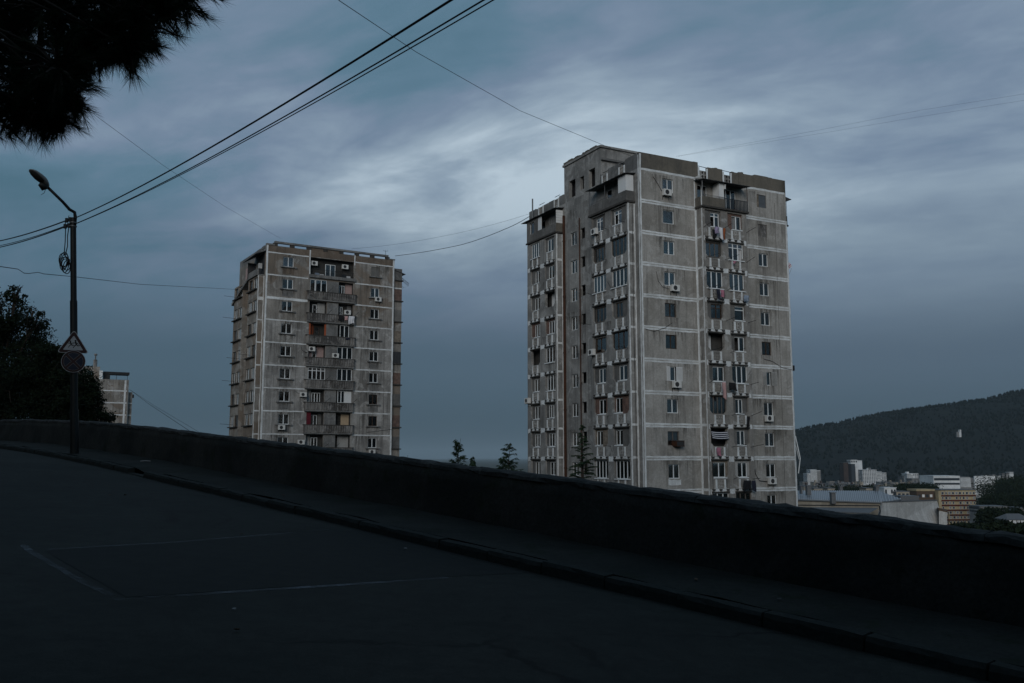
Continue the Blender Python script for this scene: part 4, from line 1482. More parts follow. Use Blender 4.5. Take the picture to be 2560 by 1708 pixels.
# ------------------------------------------------------------------ the farther, browner tower
def build_far():
    Wd, Dp, out = 17.12, 12.4, .8
    loc, yaw = (-30.241, 110.0621, 2.909), .5542
    root = thing('apartment_tower', 'stained brownish apartment block with a central stack of open loggias', 'apartment building', loc, yaw)
    BM = TR(*loc) @ Matrix.Rotation(yaw, 4, 'Z')
    zf = lambda k: (9 - k) * 2.8
    zlo, zhi = -15.9, 22.4
    fh, wins = [], []
    fk = ['w2', 'w2', 'w2k', 'w2c', 'w2k', 'w2', 'w2', 'w2k', 'w2', 'w2', 'w2']
    gk = ['', 'w2', 'w2y', 'w2', 'w2', 'w2', 'b2', 'b2', 'w2', 'w2', 'w2']
    for r in range(1, 12):
        z = zf(r + 1) + 1.13
        fh += [(2.05, 3.38, z, z + 1.26), (13.82, 15.02, z, z + 1.26)]
        wins.append((2.05, z, 1.33, 1.26, fk[r - 1]))
        if r > 1:
            wins.append((13.82, z, 1.20, 1.26, gk[r - 1]))
    # loggias
    log = []
    z = zf(2)
    log.append((5.56, 11.42, z + .12, z + 2.98 - .0))
    for r in range(2, 12):
        z = zf(r + 1)
        log += [(5.58, 7.85, z + .25, z + 2.70), (9.40, 11.42, z + .25, z + 2.70)]
    log[0] = (5.56, 11.42, zf(2) + .12, zf(2) + 2.72)
    mb = MB()
    zs = zf(4)
    mb.holed(0, Wd, zlo, zs, [h for h in fh + log if h[3] <= zs], 0, .2)
    mb.build('front_wall', G['panel_pale'], root)
    MB().holed(0, Wd, zs, zhi, [h for h in fh + log if h[3] > zs], 0, .2).build('front_wall', G['panel_old'], root)
    mb = MB()
    for h in log:
        u0, u1, b, t = h
        d0, d1 = .2, .76
        mb.quad((u0, d0, b), (u0, d0, t), (u0, d1, t), (u0, d1, b)).quad((u1, d0, t), (u1, d0, b), (u1, d1, b), (u1, d1, t))
        mb.quad((u0, d0, t), (u1, d0, t), (u1, d1, t), (u0, d1, t)).quad((u1, d0, b), (u0, d0, b), (u0, d1, b), (u1, d1, b))
        mb.quad((u0, d1, b), (u1, d1, b), (u1, d1, t), (u0, d1, t))
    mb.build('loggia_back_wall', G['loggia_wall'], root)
    MB().quad((-Dp, 0, zlo), (0, 0, zlo), (0, 0, zhi), (-Dp, 0, zhi)).build('side_wall', G['panel_old'], root, LEFT)
    MB().quad((0, 0, zlo), (Dp, 0, zlo), (Dp, 0, zhi), (0, 0, zhi)).build('side_wall', G['panel_old'], root, TR(Wd, 0, 0) @ Matrix.Rotation(R(90), 4, 'Z'))
    MB().quad((Wd, Dp, zlo), (0, Dp, zlo), (0, Dp, zhi), (Wd, Dp, zhi)).build('back_wall', G['panel_old'], root)
    MB().quad((0, 0, zhi), (Wd, 0, zhi), (Wd, Dp, zhi), (0, Dp, zhi)).build('roof', G['concrete_grey'], root)
    MB().box(.8, Wd - .8, .8, Dp - .8, zlo, zhi - .15).build('inner_rooms', G['dark_room'], root)
    for a, z, w, h, k in wins:
        window(root, I4, a, .10, z, w, h, k, 'knob')
    z = zf(2) + 1.13
    MB().box(13.84, 15.0, .08, .2, z, z + 1.26).build('blocked_window', G['infill_grey'], root)
    MB().box(13.5, 15.3, -.22, .02, z - .14, z - .02).build('sill', G['concrete_grey'], root)
    for r in range(1, 12):
        for a, w in ((1.7, 2.0), (13.5, 1.8)):
            stain(root, I4, a, zf(r + 1) + .98, w, y=-.016)
        for a0, a1 in ((.2, 5.2), (11.7, 16.8)):
            for _ in range(2):
                w = brng.choice((.8, 1.4, 2.0))
                stain(root, I4, brng.uniform(a0, a1 - w), zf(r) - .15, w, y=-.009)
        stain(root, I4, brng.uniform(5.4, 9.0), zf(r + 1) + 1.06, 2.0, y=-.395)
    # panels under the windows, a shade greyer than the wall
    for r in (2, 5, 6, 7, 1, 8):
        zz = zf(r + 1)
        MB().box(2.0, 3.45, -.012, .01, zz + .16, zz + .92).build('spandrel_panel', G['concrete_grey' if r > 1 else 'panel_brown'], root)
        if r not in (2, 8):
            MB().box(13.75, 15.1, -.012, .01, zz + .16, zz + .92).build('spandrel_panel', G['panel_brown' if r == 1 else 'concrete_grey'], root)
    # painted joints
    for k in range(1, 12):
        z = zf(k)
        for a0, a1 in ((.12, 5.3), (11.6, 16.9)):
            strip(root, I4, a0, a1, z - (.30 if k == 3 and a0 < 1 else .14), z)
        if k > 1:
            strip(root, TR(0, .8, 0), -out + .1, -.1, z - (.45 if k == 3 else .14), z)
    strip(root, I4, -.10, .12, zlo + .2, 23.3, vert=True)
    strip(root, I4, 16.88, 17.10, zlo + .2, 23.3, vert=True)
    strip(root, I4, 5.40, 5.56, 19.8, 23.3, vert=True)
    strip(root, I4, 11.44, 11.56, 21.9, 23.3, vert=True)
    corner_strips(root, TR(0, .8, 0), -out, -.02, zlo, 19.6, .10)
    for a in (1.3, 4.05, 12.6, 15.9):
        MB().box(a - .012, a + .012, -.004, .01, zlo, 23.2).build('panel_joint', G['cornice_dark'], root)
    # balustrades
    n = 20
    bm = MB().box(0, 6.4, -.30, -.18, .10, 1.06).box(0, .1, -.18, 0, .10, 1.06).box(6.3, 6.4, -.18, 0, .10, 1.06)
    for i in range(n):
        x = .08 + i * .315
        bm.hexa([(x + .07, -.375, .2), (x + .20, -.375, .2), (x + .20, -.3, .2), (x + .07, -.3, .2), (x, -.385, 1.04), (x + .24, -.385, 1.04), (x + .24, -.3, 1.04), (x, -.3, 1.04)])
    bal = bm.mesh('balustrade', G['balustrade_concrete'])
    capm = MB().box(-.12, 6.5, -.40, .02, 1.06, 1.15).mesh('balustrade_cap', G['cornice_dark'])
    lipm = MB().box(0, 6.4, -.31, 0, -.02, .098).mesh('slab_lip', G['concrete_grey'])
    for r in range(2, 12):
        z = zf(r + 1)
        link('balustrade', bal, root, TR(5.24, 0, z + .02))
        link('balustrade_cap', capm, root, TR(5.24, 0, z + .02))
        link('slab_lip', lipm, root, TR(5.24, 0, z + .02))
        key = 'vent'
        if key not in CACHE:
            m2 = MB()
            for i in range(5):
                m2.disc((.18 + i * .28, 2.42), .05, -.006, .004, 8)
            CACHE[key] = m2.mesh('vent_holes', G['ac_dark'])
        link('vent_holes', CACHE[key], root, TR(7.92, 0, z))
        MB().box(7.86, 9.39, -.02, .05, z + 1.2, z + 2.66).build('pier_panel', G['concrete_grey'], root)
        for a in (6.0, 7.9, 9.3, 11.5):
            if brng.random() < .55:
                rods(root, I4, a, z + 1.18, .9, -.25, .45, .25)
    # what fills each loggia: windows, doors, coloured walls
    def loggia(r, side, items):
        z = zf(r + 1)
        o0, o1 = (5.58, 7.85) if side == 'l' else (9.40, 11.42)
        for it in items:
            if it[0] == 'win':
                _, f0, f1, kind = it
                window(root, I4, o0 + (o1 - o0) * f0, .04, z + 1.17, (o1 - o0) * (f1 - f0), 1.53, kind)
            elif it[0] == 'door':
                _, f0, f1, kind = it
                window(root, I4, o0 + (o1 - o0) * f0, .66, z + .28, (o1 - o0) * (f1 - f0), 2.1, kind)
            else:
                nm, f0, f1, y, mat = it
                MB().box(o0 + (o1 - o0) * f0, o0 + (o1 - o0) * f1, y, y + .06, z + .27, z + 2.66).build(nm, G[mat], root)
    loggia(2, 'l', [('win', 0, .30, 'w1'), ('win', .32, .98, 'w2')])
    loggia(2, 'r', [('door', .15, .50, 'w2'), ('painted_wall', .55, 1.0, .62, 'pink_wall')])
    loggia(3, 'l', [('door', .28, .52, 'w1'), ('white_wall', .55, .98, .62, 'infill_pale')])
    loggia(3, 'r', [('door', .1, .4, 'w2'), ('white_wall', .7, .98, .62, 'concrete_grey')])
    loggia(4, 'l', [('door', .40, .70, 'b1'), ('orange_wall', .0, .10, .02, 'orange_wall'), ('orange_wall', .90, 1.0, .02, 'orange_wall'), ('orange_wall', .12, .36, .66, 'orange_wall')])
    loggia(4, 'r', [('win', .15, .75, 'w2'), ('grey_panel', .78, 1.0, .10, 'infill_grey')])
    loggia(5, 'l', [('painted_wall', .0, .30, .62, 'pink_wall'), ('door', .32, .56, 'w1'), ('painted_wall', .58, .98, .64, 'pink_wall')])
    loggia(5, 'r', [('win', 0, 1, 'w3')])
    loggia(6, 'l', [('win', .02, 1, 'w4t')])
    loggia(6, 'r', [('win', .02, 1, 'w3')])
    loggia(7, 'l', [('white_wall', 0, .3, .64, 'infill_pale'), ('door', .36, .85, 'w3')])
    loggia(7, 'r', [('win', .1, .55, 'w2'), ('white_panel', .56, 1.0, .03, 'white_panel')])
    loggia(8, 'l', [('crimson_curtain', .0, .26, .05, 'crimson_panel'), ('door', .30, .70, 'w2'), ('grey_panel', .74, .95, .6, 'infill_grey')])
    loggia(8, 'r', [('beige_panel', .45, .98, .60, 'beige_panel')])
    loggia(9, 'l', [('white_wall', 0, .32, .64, 'infill_pale'), ('door', .38, .75, 'w2')])
    loggia(9, 'r', [('white_wall', .25, .98, .64, 'infill_pale'), ('door', 0, .22, 'b1')])
    loggia(10, 'l', [('door', .38, .75, 'w2')])
    loggia(10, 'r', [('win', .02, 1, 'w3')])
    # open top loggia
    z = zf(2)
    MB().box(5.4, 8.6, -.28, -.002, z + .10, z + .48).box(8.62, 11.56, -.28, -.002, z + .10, z + .48).build('slab_lip', G['concrete_grey'], root)
    mb = MB().tube([(5.6, -.1, z + 1.2), (11.4, -.1, z + 1.2)], .025, 5)
    for i in range(48):
        x = 5.66 + i * .121
        mb.tube([(x, -.1, z + .48), (x, -.1, z + 1.2)], .011, 4)
    mb.build('balcony_railing', G['metal_dark'], root)
    window(root, I4, 7.75, .62, z + .3, 1.35, 1.85, 'w2c')
    for i, (x, m, h) in enumerate(((6.9, 'white_panel', .2), (9.9, 'bar_blue', .45), (10.5, 'white_panel', .3), (6.3, 'cloth_blue', .3))):
        MB().box(x, x + .5, .15, .5, z + .13, z + .5 + h).build('stored_box', G[m], root)
    # shaded side: two glazed bays and the recess between them
    zz = lambda r: zf(r + 1)
    for v0, v1, top in ((.8, 5.0, 19.6), (7.4, 11.6, 19.5)):
        a0, a1 = -v1, -v0
        holes, ws = [], []
        for r in range(2, 12):
            for f0, f1 in ((.06, .44), (.54, .95)):
                h = (a0 + 4.2 * f0, a0 + 4.2 * f1, zz(r) + 1.05, zz(r) + 2.45)
                holes.append(h)
                ws.append((h, brng.choice(('w2', 'w3', 'w3', 'w2', 'b2', 'o3'))))
        mb = MB().holed(a0, a1, zlo, top, holes, -out, .3)
        mb.quad((a0, 0, zlo), (a0, -out, zlo), (a0, -out, top), (a0, 0, top)).quad((a1, -out, zlo), (a1, 0, zlo), (a1, 0, top), (a1, -out, top))
        mb.quad((a0, -out, top), (a1, -out, top), (a1, 0, top), (a0, 0, top))
        mb.build('bay_wall', G['panel_old'], root, LEFT)
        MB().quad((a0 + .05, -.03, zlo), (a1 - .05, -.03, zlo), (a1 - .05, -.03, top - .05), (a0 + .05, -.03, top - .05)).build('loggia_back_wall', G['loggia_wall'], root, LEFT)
        for h, k in ws:
            window(root, LEFT, h[0], -out + .12, h[2], h[1] - h[0], h[3] - h[2], k)
        for r in range(2, 12):
            MB().box(a0 + .1, a1 - .15, -out - .30, -out - .002, zz(r) + .90, zz(r) + 1.03).build('ledge', G['cornice_dark'], root, LEFT)
            rods(root, LEFT, a0 + brng.uniform(.2, 3.8), zz(r) + 1.3, 1.6, -out, .1, -.2) if brng.random() < .45 else None
    # top balcony of the near side bay, deep dark canopy
    MB().box(-5.1, -.75, -1.0, -.002, 19.45, 19.6).build('balcony_slab', G['concrete_grey'], root, LEFT)
    MB().box(-5.0, -.8, -.9, -.8, 19.6, 20.3).build('balcony_parapet', G['concrete_grey'], root, LEFT)
    MB().hexa([(-4.9, -1.7, 21.55), (-.45, -1.3, 22.0), (-.45, 0, 22.55), (-4.9, 0, 22.55), (-4.9, -1.7, 21.6), (-.45, -1.3, 22.05), (-.45, 0, 22.6), (-4.9, 0, 22.6)]).build('canopy', G['canopy_sheet'], root, LEFT)
    MB().box(-4.9, -4.82, -1.0, -.01, 19.6, 21.7).box(-3.2, -.9, -.06, -.012, 19.7, 22.3).build('dark_boarding', G['canopy_sheet'], root, LEFT)
    MB().box(-1.35, -.95, -.7, -.3, 20.35, 21.0).build('stored_box', G['infill_pale'], root, LEFT)
    MB().box(-7.4, -5.0, -.55, -.002, 19.6, 21.4).build('roof_shed', G['pink_wall'], root, LEFT)
    MB().hexa([(-12.2, -1.0, 17.2), (-5.0, -1.0, 19.4), (-5.0, -.002, 19.4), (-12.2, -.002, 17.2), (-12.2, -1.0, 17.5), (-5.0, -1.0, 19.7), (-5.0, -.002, 19.7), (-12.2, -.002, 17.5)]).build('sloping_parapet', G['concrete_grey'], root, LEFT)
    # right side bay seen edge on: one infill per storey
    out = 1.3
    MB().box(Wd + .002, Wd + out, .35, 5.0, zlo, 21.3).build('bay_wall', G['panel_old'], root)
    mm = ['infill_grey', 'brick_red', 'infill_grey', 'brick_buff', 'canopy_sheet', 'brick_red', 'infill_grey', 'brick_red', 'infill_grey', 'concrete_grey', 'brick_red']
    for r in range(1, 12):
        MB().box(Wd + .06, Wd + out - .02, .30, .35, zz(r) + 1.1, zz(r) + 2.6).build('infill_panel', G[mm[r - 1]], root)
        MB().box(Wd + .03, Wd + out + .16, .16, 5.0, zz(r) + .93, zz(r) + 1.07).build('ledge', G['cornice_dark'], root)
        if r == 1:
            strip(root, TR(0, .345, 0), Wd + .1, Wd + out - .05, zz(r) - .14, zz(r))
    MB().hexa([(Wd, .2, 21.95), (Wd + 1.75, .2, 21.5), (Wd + 1.75, 5, 21.5), (Wd, 5, 21.95), (Wd, .2, 22.02), (Wd + 1.75, .2, 21.56), (Wd + 1.75, 5, 21.56), (Wd, 5, 22.02)]).build('canopy', G['canopy_sheet'], root)
    mb = MB()
    for k in range(9):
        f = k / 8
        mb.bar((Wd + out + f * 1.2, .9, 20.9 - f * .75), (Wd + out + f * 1.2, .9, 21.3 - f * .75 - .02), .03)
    mb.bar((Wd + out, .9, 20.9), (Wd + out + 1.2, .9, 20.15), .03).bar((Wd + out, .9, 21.3), (Wd + out + 1.25, .9, 20.5), .04)
    mb.bar((Wd + out, .9, 20.2), (Wd + out + .55, .9, 19.8), .03).bar((Wd + out, .9, 19.6), (Wd + out + 1.2, .9, 20.15), .02)
    mb.build('drying_frame', G['metal_grey'], root)
    MB().box(Wd + out + .02, Wd + out + .35, 1.0, 1.4, zf(8) + .6, zf(8) + 1.3).build('wall_box', G['metal_dark'], root)
    # roof edge: wall, stub blocks and a long coping beam with slots of sky
    MB().box(0, Wd, 0, .25, zhi, 23.22).build('parapet', G['panel_brown'], root)
    MB().box(0, .25, .25, Dp, zhi, 23.3).build('parapet', G['concrete_grey'], root)
    MB().box(Wd - .25, Wd + .12, .25, Dp, zhi, 23.1).build('parapet', G['panel_brown'], root)
    for i in range(8):
        x = 1.0 + i * 2.16
        MB().box(x - .28, x + .28, -.03, .28, 23.22, 23.56).build('coping_block', G['cornice_dark'], root)
    MB().box(.9, 16.2, -.10, .32, 23.56, 23.80).build('coping_beam', G['concrete_grey'], root)
    MB().box(2.9, 8.8, .05, .24, 23.22, 23.455).build('coping_infill', G['panel_brown'], root) if False else None
    MB().box(5.5, 9.8, .05, .24, 23.225, 23.555).build('coping_infill', G['panel_brown'], root)
    MB().box(-.12, .9, -.06, .4, 23.22, 23.42).box(16.2, 17.2, -.06, .4, 23.22, 23.36).build('coping_end', G['concrete_grey'], root)
    for a, zt in ((-1.5, 23.35), (-3.5, 23.3), (-6, 23.25)):
        MB().box(a - .8, a + .5, -.05, .3, 23.0, zt).build('coping_end', G['concrete_grey'], root, LEFT)
    MB().tube([(15.9, .2, 23.7), (15.9, .2, 24.5)], .025, 5).tube([(15.6, .2, 24.35), (15.6, .2, 24.5)], .015, 4).tube([(16.2, .2, 24.35), (16.2, .2, 24.6)], .015, 4).tube([(15.6, .2, 24.37), (16.2, .2, 24.37)], .015, 4).build('aerial', G['metal_dark'], root)
    A = 'white air conditioner '
    ac_unit(BM, I4, 5.75, zf(2) + 1.75, A + 'hung inside the dark top loggia near its left post', .60)
    ac_unit(BM, I4, 9.9, zf(2) + 1.75, A + 'hung inside the dark top loggia near its right end', .60)
    ac_unit(BM, I4, 10.25, zf(4) + 1.35, A + 'in the open loggia above the hanging white sheet', .30)
    ac_unit(BM, I4, 5.65, zf(6) + 1.95, A + 'in the corner of the pink-walled loggia', .40)
    ac_unit(BM, I4, 8.65, zf(6) + 1.25, A + 'on the pier beside a glazed loggia of the brownish block', -.02)
    ac_unit(BM, I4, 4.6, zf(8) + 1.75, A + 'on the bare wall of the brownish block with bent hose')
    ac_unit(BM, I4, 2.0, zf(9) + .45, A + 'under a black-glazed window of the brownish block')
    ac_unit(BM, I4, 4.5, zf(10) + 1.5, A + 'lowest one left of the loggias of the brownish block')
    ac_unit(BM, I4, 14.35, zf(3) + .60, A + 'under upper right window of the brownish block')
    ac_unit(BM, I4, 13.9, zf(10) + .35, A + 'below lowest visible right window of the brownish block')
    cloth(BM, I4, 11.0, zf(4) + 1.1, .8, 1.0, 'cloth_white', 'white sheet hanging over a balustrade of the brownish block', -.55)['group'] = 'washing hung out on the brownish block'
    cloth(BM, I4, 10.3, zf(4) + 1.05, .5, .5, 'cloth_pink', 'small pale cloth beside the white sheet on the brownish block', -.55)['group'] = 'washing hung out on the brownish block'
    cloth(BM, I4, 9.6, zf(4) + 1.1, .7, .7, 'cloth_black', 'black cloth hanging over the balustrade of the brownish block', -.5)['group'] = 'washing hung out on the brownish block'
    cloth(BM, I4, 10.6, zf(5) + 1.08, .5, .25, 'cloth_navy', 'small dark blue cloth on a balustrade of the brownish block', -.45)['group'] = 'washing hung out on the brownish block'
    MB().tube([(4.0, -.03, zf(8) + 2.5), (4.3, -.05, zf(8) + 2.25), (4.65, -.06, zf(8) + 2.1)], .02, 5).build('loose_cable', G['cable_black'], root)
    MB().tube([(4.6, -.03, zf(5) - .3), (4.75, -.05, zf(5) - .8), (5.2, -.06, zf(5) - 1.1), (5.5, -.05, zf(5) - 1.05)], .02, 5).build('loose_cable', G['cable_black'], root)
    MB().tube([(13.6, -.05, zf(9) + .3), (15.5, -.05, zf(9) + .55), (17.1, -.05, zf(9) + .75)], .018, 5).build('loose_cable', G['cable_black'], root)


build_far()


# ------------------------------------------------------------------ the third block behind the trees
def build_third():
    D = 213.0
    loc = W(318, 1036.6, D)
    yaw = .50
    root = thing('apartment_tower', 'pale weathered apartment block half hidden by trees with roof platform', 'apartment building', loc, yaw)
    x0, Dp = -17.0, 11.0
    zf = lambda k: (3 - k) * 2.8
    zlo, zhi = -30.0, 5.6 + 2.5
    holes = [(-9.4, -7.7, zf(k) - 2.15, zf(k) - .45) for k in (2, 3, 4)]
    MB().holed(x0, 0, zlo, zhi, holes, 0, .2).build('front_wall', G['panel_old'], root)
    mb = MB().quad((0, 0, zlo), (0, Dp, zlo), (0, Dp, zhi), (0, 0, zhi)).quad((x0, Dp, zlo), (x0, 0, zlo), (x0, 0, zhi), (x0, Dp, zhi))
    mb.quad((0, Dp, zlo), (x0, Dp, zlo), (x0, Dp, zhi), (0, Dp, zhi)).quad((x0, 0, zhi), (0, 0, zhi), (0, Dp, zhi), (x0, Dp, zhi)).build('side_wall', G['panel_old'], root)
    MB().box(x0 + .8, -.8, .8, Dp - .8, zlo, zhi - .2).build('inner_rooms', G['dark_room'], root)
    MB().box(.002, 1.0, 1.0, 6, zlo, 5.3).build('bay_wall', G['panel_old'], root)
    for h in holes:
        window(root, I4, h[0], .1, h[2], h[1] - h[0], h[3] - h[2], 'w2k')
    for k in (1, 2, 3, 4):
        strip(root, I4, -5.4, -.3, zf(k) - .25, zf(k))
        if k > 1:
            strip(root, TR(0, 1.0, 0), .1, .95, zf(k) - .25, zf(k))
    strip(root, I4, -.95, -.55, -14, zhi - .1, vert=True)
    strip(root, TR(0, .99, 0), .03, .2, -14, 5.2, vert=True)
    MB().box(-5.7, -5.5, -.03, .02, -14, 5.4).build('panel_joint', G['cornice_dark'], root)
    # roof house, chimney, platform
    MB().holed(-15, -6.3, zhi, zhi + 2.9, [(-9.0, -7.9, zhi + 1.0, zhi + 1.7), (-13.4, -12.4, zhi + 1.0, zhi + 1.7)], .8, .3).quad((-6.3, .8, zhi), (-6.3, 7, zhi), (-6.3, 7, zhi + 2.9), (-6.3, .8, zhi + 2.9)).quad((-15, .8, zhi + 2.9), (-6.3, .8, zhi + 2.9), (-6.3, 7, zhi + 2.9), (-15, 7, zhi + 2.9)).build('roof_house', G['panel_old'], root)
    for a in (-9.0, -13.4):
        MB().box(a - .12, a + 1.22, .70, .78, zhi + .88, zhi + 1.0).box(a - .12, a + 1.22, .70, .78, zhi + 1.7, zhi + 1.82).box(a - .12, a, .7, .78, zhi + 1.0, zhi + 1.7).box(a + 1.1, a + 1.22, .7, .78, zhi + 1.0, zhi + 1.7).build('window', G['frame_white'], root)
    MB().box(-6.4, -5.7, .6, 1.2, zhi, zhi + 2.0).build('white_pier', G['strip_paint'], root)
    MB().tube([(-7.3, 2, zhi + 2.9), (-7.3, 2, zhi + 4.6)], .42, 8).tube([(-7.3, 2, zhi + 4.6), (-7.3, 2, zhi + 5.6)], .15, 6).tube([(-7.3, 2, zhi + 5.6), (-7.3, 2, zhi + 6.0)], .35, 8).build('chimney', G['balustrade_concrete'], root)
    mb = MB().box(-5.4, .2, 1.5, 4.5, zhi + 1.3, zhi + 1.9).box(-5.3, -4.0, 1.6, 4.4, zhi, zhi + 1.3)
    for a in (-2.6, -.2):
        mb.tube([(a, 1.8, zhi), (a, 1.8, zhi + 1.3)], .05, 5)
    mb.build('roof_platform', G['metal_dark'], root)
    for zz in (4.0, -6.4):
        MB().box(1.05, 1.4, 1.2, 1.7, zz, zz + .8).build('wall_box', G['metal_dark'], root)


build_third()

# ------------------------------------------------------------------ vegetation
def rand_dirs(r, n):
    v = r.normal(size=(n, 3))
    return v / np.linalg.norm(v, axis=1)[:, None]


def leaf_quads(P, size, r, flat=0.0):
    """small pointed leaf faces at points P with random orientation"""
    n = len(P)
    a = rand_dirs(r, n)
    b = rand_dirs(r, n)
    b -= a * (a * b).sum(1)[:, None]
    b /= np.linalg.norm(b, axis=1)[:, None]
    s = size * r.uniform(.6, 1.3, (n, 1))
    a, b = a * s, b * s * .42
    V = np.stack([P - a, P + b - a * .1, P + a, P - b - a * .1], 1).reshape(-1, 3)
    F = np.arange(4 * n).reshape(-1, 4)
    return V, F


def broadleaf(label, loc, blobs, trunk_h, n, leaf, seed, mat='leaf_dark', name='broadleaf_tree', group='trees beyond the parapet wall'):
    r = np.random.default_rng(seed)
    root = thing(name, label, 'tree', loc, 0, group)
    rr = random.Random(seed)
    mb = MB()
    top = Vector((0, 0, trunk_h))
    mb.tube([(0, 0, -1.0), (.05, 0, trunk_h * .5), top], [.26, .2, .15], 8)
    for c, q in blobs:
        c = Vector(c)
        mid = (top + c) * .5 + Vector((rr.uniform(-.3, .3), rr.uniform(-.3, .3), .2))
        mb.tube([top * .85, mid, c], [.13, .08, .03], 6)
        for _ in range(7):
            e = c + Vector((rr.uniform(-1, 1), rr.uniform(-1, 1), rr.uniform(-.6, 1))) * q * .9
            mb.tube([mid * .4 + c * .6, (c + e) / 2 + Vector((0, 0, .1)), e], [.045, .028, .010], 5)
    mb.build('trunk', G['bark'], root)
    tot = sum(q ** 2 for _, q in blobs)
    pts = []
    for c, q in blobs:
        # sub-clumps with gaps between them
        k = max(14, int(26 * q))
        d = rand_dirs(r, k)
        rad = q * r.uniform(.35, 1.05, (k, 1)) ** .6
        cl = np.array(c) + d * rad * np.array([1, 1, .82])
        m = int(n * q * q / tot / k)
        for p in cl:
            sz = q * r.uniform(.16, .34)
            pts.append(p + r.normal(size=(m, 3)) * sz * np.array([.62, .62, .45]))
    P = np.concatenate(pts)
    V, F = leaf_quads(P, leaf, r)
    tag(link('crown', np_mesh('crown', V, F, G[mat]), root), kind='stuff')
    return root


def cedar(label, loc, h, rad, seed, dens=1.0, fork=None, lift=0.0, power=.72, group='conifers beyond the parapet wall'):
    r = random.Random(seed)
    root = thing('conifer_tree', label, 'tree', loc, 0, group)
    mb = MB().tube([(0, 0, -.5), (.02, 0, h * .5), (0, .02, h * .92), (.12, 0, h)], [.02 * h, .011 * h, .0022 * h, .006], 7)
    V, F = [], []

    def spray(p, d, ln, wd):
        d = d.normalized()
        sd = d.cross(Vector((0, 0, 1)))
        sd = sd.normalized() if sd.length > 1e-4 else Vector((1, 0, 0))
        for _ in range(8):
            q = (d + sd * r.uniform(-.9, .9) + Vector((0, 0, r.uniform(-.45, .30)))).normalized()
            a = q.cross(Vector((r.uniform(-1, 1), r.uniform(-1, 1), r.uniform(-1, 1)))).normalized() * wd
            b = len(V)
            m = p + q * ln * .45
            V.extend([p, m + a, p + q * ln * r.uniform(.8, 1.2), m - a])
            F.append((b, b + 1, b + 2, b + 3))
    z = h * .06
    stems = [(Vector((0, 0, 0)), h, rad)] + ([fork] if fork else [])
    for base, hh, rd in stems:
        z = hh * .05
        while z < hh * .985:
            f = z / hh
            L0 = rd * (1 - f) ** power + .09
            for _ in range(max(2, int((4.2 if f < .8 else 3) * dens))):
                a = r.uniform(0, 6.283)
                L = L0 * r.uniform(.45, 1.18)
                p0 = base + Vector((0, 0, z + r.uniform(-.1, .1)))
                dirv = Vector((math.cos(a), math.sin(a), r.uniform(.05, .55) + .5 * max(0, f - .6) + lift))
                pts = []
                for i in range(6):
                    g = i / 5
                    pts.append(p0 + dirv * L * g + Vector((0, 0, -.42 * L * g * g * (1 - .5 * f))))
                mb.tube(pts, [max(.006, .02 * L * (1 - i / 6)) for i in range(6)], 4, False)
                ns = max(3, int(L * 5.5 * dens))
                for i in range(ns):
                    g = (i + .6) / ns
                    k = min(4, int(g * 5))
                    p = pts[k].lerp(pts[k + 1], g * 5 - k)
                    spray(p, (pts[k + 1] - pts[k]) + Vector((0, 0, -.05)), min(.42, .16 + .10 * L) * r.uniform(.7, 1.3), .015 + .006 * L)
            z += max(.08, hh * .028 * (1 if f < .8 else .55)) * r.uniform(.7, 1.3)
    mb.build('trunk', G['bark'], root)
    tag(link('needles', np_mesh('needles', V, F, G['needle_cedar']), root), kind='stuff')
    return root


